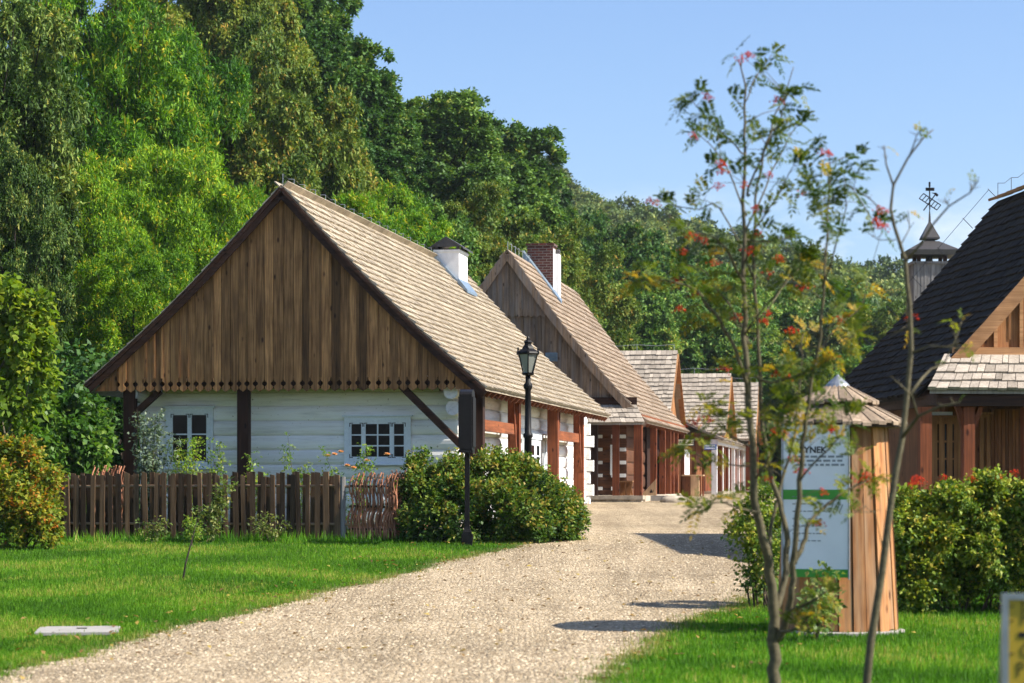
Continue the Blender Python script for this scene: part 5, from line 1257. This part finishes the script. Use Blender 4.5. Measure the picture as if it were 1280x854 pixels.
bl = B(p, [(30, 560, 0, .5), (60, 530, .2, .5), (95, 515, .2, .38), (85, 560, -.2, .5), (110, 545, .1, .3), (40, 600, 0, .5), (90, 600, 0, .45), (15, 520, .5, .5), (55, 575, -.3, .5)], 47.5)
bush('dogwood_shrub', 'fresh green shrub behind the left end of the picket fence', 'shrub', p, bl, 2600, 7, .14, .09, .3, .7, 'lf_dogwood', 53, up=.7)
p = V((fx(-20, 46), 46, float(gz(46))))
bl = B(p, [(8, 375, 0, .3), (32, 412, .1, .24), (48, 383, 0, .14), (12, 440, 0, .32), (40, 462, .1, .2), (-4, 492, 0, .3), (28, 505, .2, .2), (-30, 420, 0, .5), (-25, 360, 0, .4), (-30, 500, 0, .5), (42, 425, .1, .14), (18, 408, -.1, .2)], 46)
mp_ = thing('maple_tree', 'young yellow green maple reaching in at the left edge above the shrubs', 'tree', p)
link(bpy.data.objects.new('crown', crown_mesh('maple_crown', 54, bl, 1500, 6, .15, .12, .32, .6, M['lf_maple'], up=.6)), mp_)
trunk_mb(54, bl, .08, 4.2, nl=9).build('trunk', M['bark_young'], mp_)
# dense understory left of the cottage
p = V((fx(135, 56), 56, float(gz(56))))
bl = B(p, [(120, 480, 0, .9), (150, 500, .5, .8), (100, 520, .3, .9), (170, 520, 2, 1.0), (60, 500, 1, 1.1), (20, 520, 1, 1.2), (130, 560, .5, .9), (90, 580, 0, .9)], 56)
bush('understory_shrub', 'dark shrub in the shade at the left corner of the cottage', 'shrub', p, bl, 1700, 7, .17, .12, .4, .5, 'lf_oak', 55)
# plants between fence and cottage
def spray(name, label, cat, px, top, D, w, lm, seed, n, L=.06, Wd=.035, hmin=0.0, group=None, flowers=()):
    p = V((fx(px, D), D, float(gz(D)))); o = thing(name, label, cat, p, 0, group); rg = np.random.default_rng(seed); r = random.Random(seed)
    H_ = EYE+(HY-top)*D/F-p.z; cs, ds = [], []; mb = MB()
    ns = max(4, n//40)
    for i in range(ns):
        tx, ty, th = r.gauss(0, w*.5), r.gauss(0, w*.35), H_*r.uniform(.6, 1) if i else H_
        a, b_, c_ = V((tx*.2, ty*.2, 0)), V((tx*.55, ty*.55, th*.6)), V((tx*1.1, ty*1.1, th)); mb.tube([a, b_, c_], [.009, .007, .003], 5)
        for j in range(n//ns):
            t = hmin+(1-hmin)*r.random()**.8; q = a.lerp(b_, t/.6) if t < .6 else b_.lerp(c_, (t-.6)/.4)
            d = V((r.gauss(0, 1), r.gauss(0, 1), r.gauss(.25, .5))).normalized(); cs.append(q+d*.02); ds.append(d)
    cs, ds = np.array(cs), np.array(ds); ts = np.clip(rg.normal(.5, .2, len(cs)), 0, .95)
    v, t = spray_leaves(rg, cs, ds, 5, L, Wd, .16, .4, .7, .8, ts); link(bpy.data.objects.new('foliage', np_mesh(name+'_leaves', v, 4, t, M[lm])), o)
    mb.build('stems', M['bark_young'], o)
    for fx_, fy_ in flowers:
        c = W(fx_, fy_, D+r.uniform(-.25, .25))-p; fb = MB()
        for k in range(16):
            an = k*2.4; el = .15+1.2*(k/16); d = V((math.cos(an)*math.cos(el), math.sin(an)*math.cos(el), math.sin(el))); s_ = V((-math.sin(an), math.cos(an), 0)); rr = .075*(1-.4*k/16)
            up = d.cross(s_); fb.quad(c, c+d*rr*.7+s_*rr*.55, c+d*rr*1.15, c+d*rr*.7-s_*rr*.55, r.random())
        fb.build('rose_bloom', M['rose'], o)
    return o
spray('silver_shrub', 'tall silver green shrub left of the two pane window', 'shrub', 190, 512, 46.3, .42, 'lf_silver', 61, 620, .075, .045)
spray('green_shrub', 'light green leafy shrub under the two pane window', 'shrub', 232, 548, 46.0, .38, 'lf_rose', 62, 420)
spray('green_shrub', 'light green shrub right of the two pane window', 'shrub', 268, 548, 45.6, .22, 'lf_rose', 63, 170)
spray('climbing_rose', 'low climbing rose shoots behind the fence, right of the dark front post', 'plant', 330, 566, 45.4, .35, 'lf_rose', 64, 160)
spray('climbing_rose', 'tall arching rose shoot against the white wall left of the wide window', 'plant', 372, 545, 45.6, .5, 'lf_rose', 65, 170, flowers=((372, 606),))
spray('climbing_rose', 'climbing rose with orange blooms in front of the wide window', 'plant', 440, 556, 45.2, .5, 'lf_rose', 66, 230, flowers=((410, 571), (418, 569), (426, 566), (434, 583), (442, 586), (459, 577), (484, 569), (414, 599)))
spray('young_sapling', 'yellowish sapling growing in front of the picket fence', 'sapling', 262, 605, 43.2, .42, 'blade_dry', 67, 190, .07, .04, .2)
spray('young_sapling', 'thin leafy sapling with a bare leaning stem on the left lawn', 'sapling', 240, 648, 42.0, .07, 'lf_rose', 68, 90, .05, .03, .35)
spray('weed_clump', 'tall weeds at the foot of the picket fence, right half', 'weeds', 340, 640, 43.3, .5, 'blade_dry', 69, 90, .06, .03)
spray('weed_clump', 'yellow leaved weeds at the foot of the picket fence, left half', 'weeds', 195, 650, 43.3, .35, 'blade_dry', 70, 70, .06, .035)
p = G(228, 726); o = thing('young_sapling', 'thin bare dark stem leaning out of the left lawn', 'sapling', p); mb = MB()
mb.tube([(0, 0, -.03), W(232, 705, p.y)-p, W(238, 682, p.y+.1)-p, W(246, 652, p.y+.2)-p], [.016, .014, .011, .006], 6); mb.build('stem', M['bark_dark'], o)
# weeds along the fence foot: uncountable
n = 3800; x = (55+rng.random(n)*450-CX)*43.4/F; y = 43.2+rng.random(n)*.8
grass('weeds', x, y, .04, .20, .022, M['blade'], 71, 'tangled weeds and tall grass along the fence foot', .8)
# right hedge
p = V((fx(1200, 29), 29, float(gz(29))))
pts = []; r = random.Random(8)
for px_ in range(1128, 1420, 15):
    for py_ in (642, 662, 684, 706, 728): pts.append((px_+r.uniform(-6, 6), py_+r.uniform(-16, 12)+(14 if px_ < 1150 else 0)-(8 if px_ > 1230 else 0), r.uniform(-.45, .5), r.uniform(.13, .26)))
bl = B(p, pts, 29)
hd = bush('leafy_hedge', 'broad leafy hedge with yellow green tips below the dark roofed house', 'hedge', p, bl, 11500, 8, .055, .038, .18, .25, 'lf_hedge', 72, stems=26, accent=.03, up=.7, shoots=.32, inner=.25)
for i_, (x_, y_) in enumerate([(1150, 600), (1166, 642), (1160, 648), (1138, 668), (1215, 600), (1180, 598), (1250, 598), (1240, 640), (1205, 622), (1128, 640), (1268, 592)]): berries('berry_cluster', W(x_, y_, 28.75)-p, 26, .035, 600+i_, hd)
p = V((fx(950, 29.5), 29.5, float(gz(29.5))))
bl = B(p, [(936, 668, 0, .13), (946, 645, .1, .14), (950, 694, -.1, .15), (962, 660, .2, .14), (942, 708, 0, .11), (958, 720, 0, .12), (972, 690, .3, .16), (956, 622, .2, .11), (978, 650, .5, .16)], 29.5)
bush('green_bush', 'green bush left of the information kiosk, behind the rowan stems', 'bush', p, bl, 850, 7, .055, .038, .22, .35, 'lf_hedge', 73, stems=7, up=.7, shoots=.25, inner=.1)
p = V((fx(1020, 24.9), 24.9, 0.0))
spray('dry_shrub', 'half dry twiggy shrub at the foot of the information kiosk', 'shrub', 1018, 708, 24.9, .24, 'blade_dry', 74, 110, .07, .045, .25)

# ------------------------------------------------------------------ rowan and the bare sapling in front
def path_pts(pts, D0): return [W(x, y, D0+(d[0] if d else 0)) for x, y, *d in pts]
def compound_leaves(rg, bases, dirs, length, npair, ll, lw, tint):
    P, T, N, L_, Wd, tt = [], [], [], [], [], []
    for b_, d, t in zip(bases, dirs, tint):
        d = d/np.linalg.norm(d); up = np.array([0, 0, 1.]); s = np.cross(d, up); s /= max(np.linalg.norm(s), 1e-6)
        roll = rg.normal(0, .7); nn = np.cross(s, d); s, nn = s*math.cos(roll)+nn*math.sin(roll), nn*math.cos(roll)-s*math.sin(roll)
        Ln = length*rg.uniform(.75, 1.2); dr = rg.uniform(.2, .7)
        for j in range(npair+1):
            f = .22+.78*j/npair; q = b_+d*Ln*f+np.array([0, 0, -dr*Ln*f*f*.6]); dd = d+np.array([0, 0, -dr*f*1.1])
            for sd in ((-1, 1) if j < npair else (0,)):
                tv = dd*(.45 if sd else 1)+s*sd*.95+rg.normal(0, .12, 3); P.append(q); T.append(tv); N.append(nn+rg.normal(0, .25, 3)); k = (1-.35*abs(f-.5)); L_.append(ll*k*rg.uniform(.85, 1.15)); Wd.append(lw*k); tt.append(min(1, max(0, t+rg.normal(0, .08))))
    v = leaf_quads(np.array(P), unit(np.array(T)), unit(np.array(N)), np.array(L_), np.array(Wd), .06)
    return v, np.array(tt)
D0 = 17.6
pr = V((fx(972, D0), D0, 0.0)); rw = thing('rowan_tree', 'slender young rowan with red berry clusters in the right foreground', 'tree', pr)
stems = [  # photo pixels, depth offset; start and end radius in metres
    ([(972, 905, 0), (968, 850, 0), (967, 800, 0), (966, 745, 0), (957, 690, -.05), (946, 640, -.08), (940, 560, -.1), (935, 480, -.08), (930, 400, -.05), (929, 330, 0), (930, 250, .05), (931, 170, .08), (930, 110, .1), (927, 66, .12)], .052, .004),
    ([(970, 800, .02), (980, 785, -.05), (990, 735, -.15), (993, 690, -.2), (1000, 600, -.25), (1006, 540, -.25), (1015, 470, -.28), (1025, 420, -.3), (1032, 330, -.3), (1036, 250, -.25), (1037, 195, -.2)], .034, .004),
    ([(967, 770, 0), (978, 735, .1), (984, 690, .18), (978, 640, .22), (964, 590, .25), (953, 520, .25), (948, 430, .25), (943, 340, .25), (945, 250, .3), (958, 180, .35), (976, 128, .4), (992, 84, .45)], .030, .003),
    ([(968, 740, 0), (962, 680, .2), (975, 610, .35), (990, 560, .4), (1000, 480, .45), (1003, 420, .45)], .018, .004),
    ([(992, 705, -.18), (1004, 680, -.15), (1013, 653, -.1), (1043, 624, 0), (1068, 608, .05), (1092, 596, .1)], .022, .006),
    ([(972, 790, .02), (990, 788, -.2), (1004, 778, -.3), (1012, 768, -.35)], .016, .006),
    ([(985, 765, -.1), (1003, 757, -.25), (1020, 748, -.3), (1032, 740, -.35)], .014, .006),
    ([(938, 500, -.08), (925, 450, -.2), (905, 410, -.3), (885, 382, -.4), (868, 362, -.45), (840, 352, -.5), (805, 350, -.55)], .018, .005),
    ([(946, 640, -.1), (925, 636, -.3), (900, 628, -.4), (872, 634, -.5)], .010, .004),
    ([(931, 360, 0), (912, 318, -.2), (890, 296, -.3), (856, 290, -.35)], .012, .004),
    ([(942, 470, 0), (965, 478, -.2), (1008, 465, -.4), (1040, 445, -.5), (1066, 420, -.55)], .012, .005),
    ([(930, 300, .02), (962, 302, .2), (988, 296, .3)], .010, .004),
    ([(932, 245, .05), (950, 200, -.1), (975, 150, -.15), (984, 120, -.2)], .010, .003),
    ([(932, 195, .06), (905, 168, -.1), (885, 148, -.2), (862, 122, -.25)], .008, .003),
    ([(931, 130, .08), (945, 95, .2), (965, 68, .25)], .006, .003),
    ([(932, 270, .05), (912, 215, .2), (895, 190, .25), (874, 168, .3)], .008, .003),
    ([(932, 290, .05), (965, 215, .3), (985, 175, .4), (1000, 150, .45)], .008, .003),
    ([(930, 330, 0), (945, 285, -.3), (975, 240, -.35), (995, 200, -.4)], .008, .003),
    ([(1030, 360, -.3), (1046, 300, -.5), (1058, 260, -.55), (1056, 220, -.6)], .008, .003),
    ([(1034, 290, -.28), (1020, 250, -.1), (1012, 225, 0)], .006, .003),
    ([(1036, 240, -.25), (1060, 232, -.4), (1082, 262, -.5), (1098, 282, -.55)], .006, .003),
    ([(940, 560, -.1), (915, 545, .2), (895, 520, .3), (880, 505, .35)], .008, .003),
    ([(936, 430, -.06), (910, 380, .25), (880, 340, .35), (850, 330, .4)], .010, .003),
    ([(1000, 600, -.25), (1030, 565, -.5), (1052, 545, -.55), (1064, 520, -.6)], .009, .003),
    ([(1018, 455, -.28), (1045, 410, -.1), (1075, 385, 0), (1085, 350, .05)], .009, .003),
    ([(944, 600, -.1), (968, 560, -.3), (975, 520, -.4), (985, 500, -.45)], .008, .003),
    ([(930, 420, -.05), (958, 380, -.3), (985, 350, -.4), (1000, 320, -.45)], .009, .003),
    ([(949, 400, .25), (985, 350, .6), (1010, 330, .7), (1035, 350, .8)], .008, .003),
    ([(942, 350, .25), (900, 260, .5), (872, 262, .6), (835, 255, .65)], .008, .003),
    ([(965, 585, .25), (905, 580, .6), (880, 572, .7), (855, 560, .75)], .008, .003),
]
tm, bm_ = MB(), MB(); rg = np.random.default_rng(77); rr_ = random.Random(77); twigs = []
for si, (pts, ra, rb_) in enumerate(stems):
    P = [W(x, y, D0+d)-pr for x, y, d in pts]
    Q = []   # smooth and wobble
    for i in range(len(P)-1):
        p0, p1, p2, p3 = P[max(i-1, 0)], P[i], P[i+1], P[min(i+2, len(P)-1)]
        for t in (0, .25, .5, .75): Q.append(.5*((2*p1)+(p2-p0)*t+(2*p0-5*p1+4*p2-p3)*t*t+(3*p1-p0-3*p2+p3)*t**3)+V((rr_.gauss(0, .006), rr_.gauss(0, .006), 0)))
    Q.append(P[-1]); m_ = len(Q)
    (tm if si == 0 else bm_).tube(Q, [ra+(rb_-ra)*(k/(m_-1))**.8 for k in range(m_)], 8 if ra > .02 else 6, .5)
    twigs.append((Q, ra, si))
LB, LD, LT, BC = [], [], [], []
def put_leaves(q, d, k, z):
    for j in range(k):
        dv = np.array(d)*.5+rg.normal(0, .8, 3)+np.array([0, 0, .1]); LB.append(np.array(q)); LD.append(dv); LT.append(float(np.clip(rg.normal(.60 if z < 3.2 else .25, .27), 0, 1)))
for Q, ra, si in twigs:
    m_ = len(Q); main = si in (0, 1, 2, 3)
    for i in range(m_):
        f = i/(m_-1); q = Q[i]; d = (Q[min(i+1, m_-1)]-Q[max(i-1, 0)]).normalized(); hz = q.z
        if main and (f < .42 or hz < 1.5): continue
        if main:
            if rr_.random() < (.68 if hz < 3.3 else .45):
                L_ = rr_.uniform(.14, .34); an = rr_.uniform(0, 6.28); dv = (V((math.cos(an), math.sin(an), rr_.uniform(.2, 1.1)))).normalized(); e = q+dv*L_
                bm_.tube([q, q.lerp(e, .5)+V((0, 0, .015)), e], [.004, .003, .0015], 4); put_leaves(e, dv, 3 if hz < 3.3 else 2, hz); put_leaves(q.lerp(e, .55), dv, 1, hz)
                if rr_.random() < .2 and hz < 3.9: BC.append(e)
        elif f > .3:
            if rr_.random() < .75: put_leaves(q, d, 1 if si in (5, 6) or hz > 3.4 else 2, hz)
            if rr_.random() < .28 and si not in (5, 6):
                L_ = rr_.uniform(.08, .22); dv = (V((rr_.gauss(0, 1), rr_.gauss(0, 1), rr_.uniform(-.2, .9)))).normalized(); e = q+dv*L_; bm_.tube([q, e], [.003, .0015], 4); put_leaves(e, dv, 3, hz)
    if not main:
        put_leaves(Q[-1], d, 4, Q[-1].z)
for x, y in [(935, 70), (928, 76), (884, 122), (972, 126), (868, 172), (902, 206), (901, 216), (898, 234), (930, 232), (962, 220), (945, 262), (862, 296), (874, 299), (882, 302), (853, 315), (892, 330), (848, 352), (868, 368), (850, 388), (922, 398), (939, 314), (946, 293), (990, 415), (956, 404), (874, 524), (866, 530), (885, 525), (968, 540), (980, 545), (955, 600), (993, 575), (1000, 590), (1028, 616), (1025, 655), (1083, 596), (1088, 602), (1075, 600), (1036, 193), (1028, 192), (1003, 243), (1098, 262), (1105, 284), (976, 325), (821, 255), (812, 252)]:
    BC.append(W(x, y, D0+rr_.uniform(-.45, .45))-pr)
for Q, ra, si in twigs:   # a leaf or two with each berry cluster is on the nearest twig
    pass
v, t = compound_leaves(rg, LB, LD, .155, 6, .056, .021, LT)
link(bpy.data.objects.new('foliage', np_mesh('rowan_leaves', v, 4, t, M['lf_rowan'])), rw)
allQ = [q for Q, ra, si in twigs for q in Q]
tw = MB()
for i, c in enumerate(BC):
    berries('berry_cluster', c, rr_.randint(10, 26), .024, 200+i, rw)
    q = min(allQ, key=lambda a: (a-c).length)
    if .03 < (q-c).length < .6: bm_.tube([q, q.lerp(c, .5)+V((0, 0, .02)), c+V((0, 0, .03))], [.003, .0022, .0012], 4)
tm.build('trunk', M['bark_young'], rw, True); bm_.build('branches', M['bark_young'], rw, True)
print('rowan leaves', len(LB), 'berries', len(BC))

D1 = 16.0; psp = V((fx(1082, D1), D1, 0.0)); sp = thing('bare_sapling', 'thin leaning sapling with nearly bare pale twigs, right of the rowan', 'sapling', psp)
sst = [
    ([(1078, 915, 0), (1083, 854, 0), (1090, 800, 0), (1100, 720, 0), (1112, 640, 0), (1121, 588, 0), (1127, 548, .03), (1133, 498, .05), (1138, 436, .05), (1137, 380, .05), (1134, 355, .05), (1131, 326, .05), (1116, 282, 0), (1113, 261, 0), (1117, 232, 0), (1136, 197, 0), (1154, 173, 0), (1167, 162, 0)], .030, .004),
    ([(1117, 234, 0), (1108, 205, .1), (1106, 182, .12)], .008, .004), ([(1137, 197, 0), (1144, 178, -.1), (1146, 166, -.12)], .006, .003),
    ([(1131, 328, .05), (1150, 305, -.1), (1166, 282, -.2), (1186, 258, -.3), (1213, 241, -.35), (1224, 226, -.4)], .010, .004), ([(1186, 258, -.3), (1180, 248, -.35)], .004, .002), ([(1213, 241, -.35), (1217, 230, -.3)], .004, .002),
    ([(1137, 492, .05), (1152, 473, .2), (1163, 461, .3), (1180, 456, .35)], .014, .004),
    ([(1141, 440, .05), (1161, 432, -.2), (1208, 436, -.4)], .008, .003), ([(1127, 548, .03), (1149, 520, -.2), (1172, 509, -.3), (1200, 503, -.4)], .014, .005),
    ([(1148, 520, -.2), (1140, 495, -.3), (1113, 470, -.4)], .008, .003), ([(1180, 456, .35), (1196, 420, .4), (1201, 402, .42)], .006, .003), ([(1196, 440, .38), (1192, 402, .3)], .004, .002),
    ([(1114, 275, 0), (1090, 250, .1), (1062, 232, .2)], .006, .003), ([(1120, 300, .02), (1098, 300, .2), (1088, 292, .25)], .004, .002), ([(1137, 410, .05), (1122, 415, .2), (1112, 420, .3)], .006, .003),
    ([(1135, 360, .05), (1131, 385, .3), (1136, 412, .35)], .006, .004), ([(1124, 310, .03), (1137, 286, .2), (1136, 265, .25)], .005, .003),
    ([(1104, 690, 0), (1094, 640, -.2), (1068, 640, -.3)], .005, .003),
]
smb = sbr = MB(); LB, LD, LT = [], [], []
for si, (pts, ra, rb_) in enumerate(sst):
    Q = [W(x, y, D1+d)-psp+V((rr_.gauss(0, .004), 0, 0)) for x, y, d in pts]; m_ = len(Q)
    (smb if si == 0 else sbr).tube(Q, [ra+(rb_-ra)*(k/(m_-1)) for k in range(m_)], 8 if si == 0 else 5, .5)
    if si:
        for k in range(rr_.randint(0, 3)): put_leaves(Q[-1], (Q[-1]-Q[-2]).normalized(), 1, 0)
    if si:
        for k in range(4):
            q = Q[-2].lerp(Q[-1], rr_.random()); sbr.tube([q, q+V((rr_.gauss(0, .03), rr_.gauss(0, .03), rr_.uniform(.01, .05)))], [.003, .0015], 4)
smb.build('trunk', M['bark_young'], sp, True)
v, t = compound_leaves(rg, LB, LD, .09, 3, .045, .02, LT); link(bpy.data.objects.new('foliage', np_mesh('sapling_leaves', v, 4, t, M['lf_rowan'])), sp)
for i, (x, y) in enumerate([(1104, 265), (1100, 283), (1094, 277), (1146, 600), (1140, 606), (1138, 398)]): berries('berry_cluster', W(x, y, D1+.15)-psp, 14, .022, 400+i, sp)

# ------------------------------------------------------------------ air
mb = MB(); mb.box(-700, 900, -60, 1500, -3, 75); m = bpy.data.materials.new('haze_air'); m.use_nodes = True; nt = m.node_tree
nt.nodes.remove(nt.nodes['Principled BSDF']); pv = nt.nodes.new('ShaderNodeVolumePrincipled'); pv.inputs['Color'].default_value = (.82, .9, 1, 1); pv.inputs['Density'].default_value = HAZE; pv.inputs['Anisotropy'].default_value = .2
nt.links.new(pv.outputs[0], nt.nodes['Material Output'].inputs['Volume'])
hz_ = tag(mb.build('haze', m), kind='stuff', label='thin bluish air between the camera and the far hills')

# ------------------------------------------------------------------ light, sky, camera
SUN_EL, SUN_AZ = R(43), R(-13)       # azimuth from +x towards +y
sd = V((math.cos(SUN_EL)*math.cos(SUN_AZ), math.cos(SUN_EL)*math.sin(SUN_AZ), math.sin(SUN_EL)))
su = bpy.data.lights.new('sun', 'SUN'); su.energy = 5.0; su.angle = R(.53); su.color = (1, .935, .83)
so = link(bpy.data.objects.new('sun', su)); so.rotation_euler = sd.to_track_quat('Z', 'Y').to_euler(); so.location = (30, 10, 40)
w = bpy.data.worlds.new('World'); S.world = w; w.use_nodes = True; nt = w.node_tree
bg = nt.nodes['Background']; sk = nt.nodes.new('ShaderNodeTexSky'); sk.sky_type = 'NISHITA'; sk.sun_disc = False
sk.sun_elevation = SUN_EL; sk.sun_rotation = math.pi/2-SUN_AZ; sk.altitude = 300; sk.air_density = 1.0; sk.dust_density = 1.3; sk.ozone_density = 3.0
tcw = nt.nodes.new('ShaderNodeTexCoord'); sx = nt.nodes.new('ShaderNodeSeparateXYZ'); nt.links.new(tcw.outputs['Generated'], sx.inputs[0])
mpw = nt.nodes.new('ShaderNodeVectorMath'); mpw.operation = 'MULTIPLY'; mpw.inputs[1].default_value = (9, 9, 22); nt.links.new(tcw.outputs['Generated'], mpw.inputs[0])
cl = ramp(nt, [(.43, (0, 0, 0)), (.62, (.85,)*3)], noise(nt, mpw.outputs[0], 1.6, 6, .6))
low = ramp(nt, [(.085, (1, 1, 1)), (.125, (0, 0, 0))], sx.outputs[2])     # small clouds low over the horizon
nt.links.new(mixc(nt, 'MIX', math_n(nt, 'MULTIPLY', cl.outputs[0], low.outputs[0]), mixc(nt, 'MULTIPLY', 1.0, sk.outputs[0], (.88, .93, 1.05)), (6.5, 6.6, 6.8)), bg.inputs['Color']); bg.inputs['Strength'].default_value = .10
cam = bpy.data.cameras.new('camera'); co = link(bpy.data.objects.new('camera', cam)); S.camera = co
co.location = (0, 0, EYE); co.rotation_euler = (R(90), 0, 0); cam.sensor_width = 36; cam.lens = 36*F/1280
cam.shift_y = (HY-427)/1280; cam.clip_end = 5000; cam.clip_start = .1
cam.dof.use_dof = True; cam.dof.focus_distance = 50; cam.dof.aperture_fstop = cam.lens/1000/.030
S.render.resolution_x, S.render.resolution_y = 1024, 683
S.view_settings.view_transform = 'Standard'; S.view_settings.look = 'None'; S.view_settings.exposure = 0.92; S.view_settings.gamma = 1
S.cycles.max_bounces = 6; S.cycles.diffuse_bounces = 3; S.cycles.glossy_bounces = 2; S.cycles.transmission_bounces = 4; S.cycles.transparent_max_bounces = 4
S.cycles.caustics_reflective = False; S.cycles.caustics_refractive = False; S.cycles.sample_clamp_indirect = 6
S.cycles.use_adaptive_sampling = True; S.cycles.adaptive_threshold = .02
S.cycles.use_denoising = True; S.cycles.denoiser = 'OPENIMAGEDENOISE'
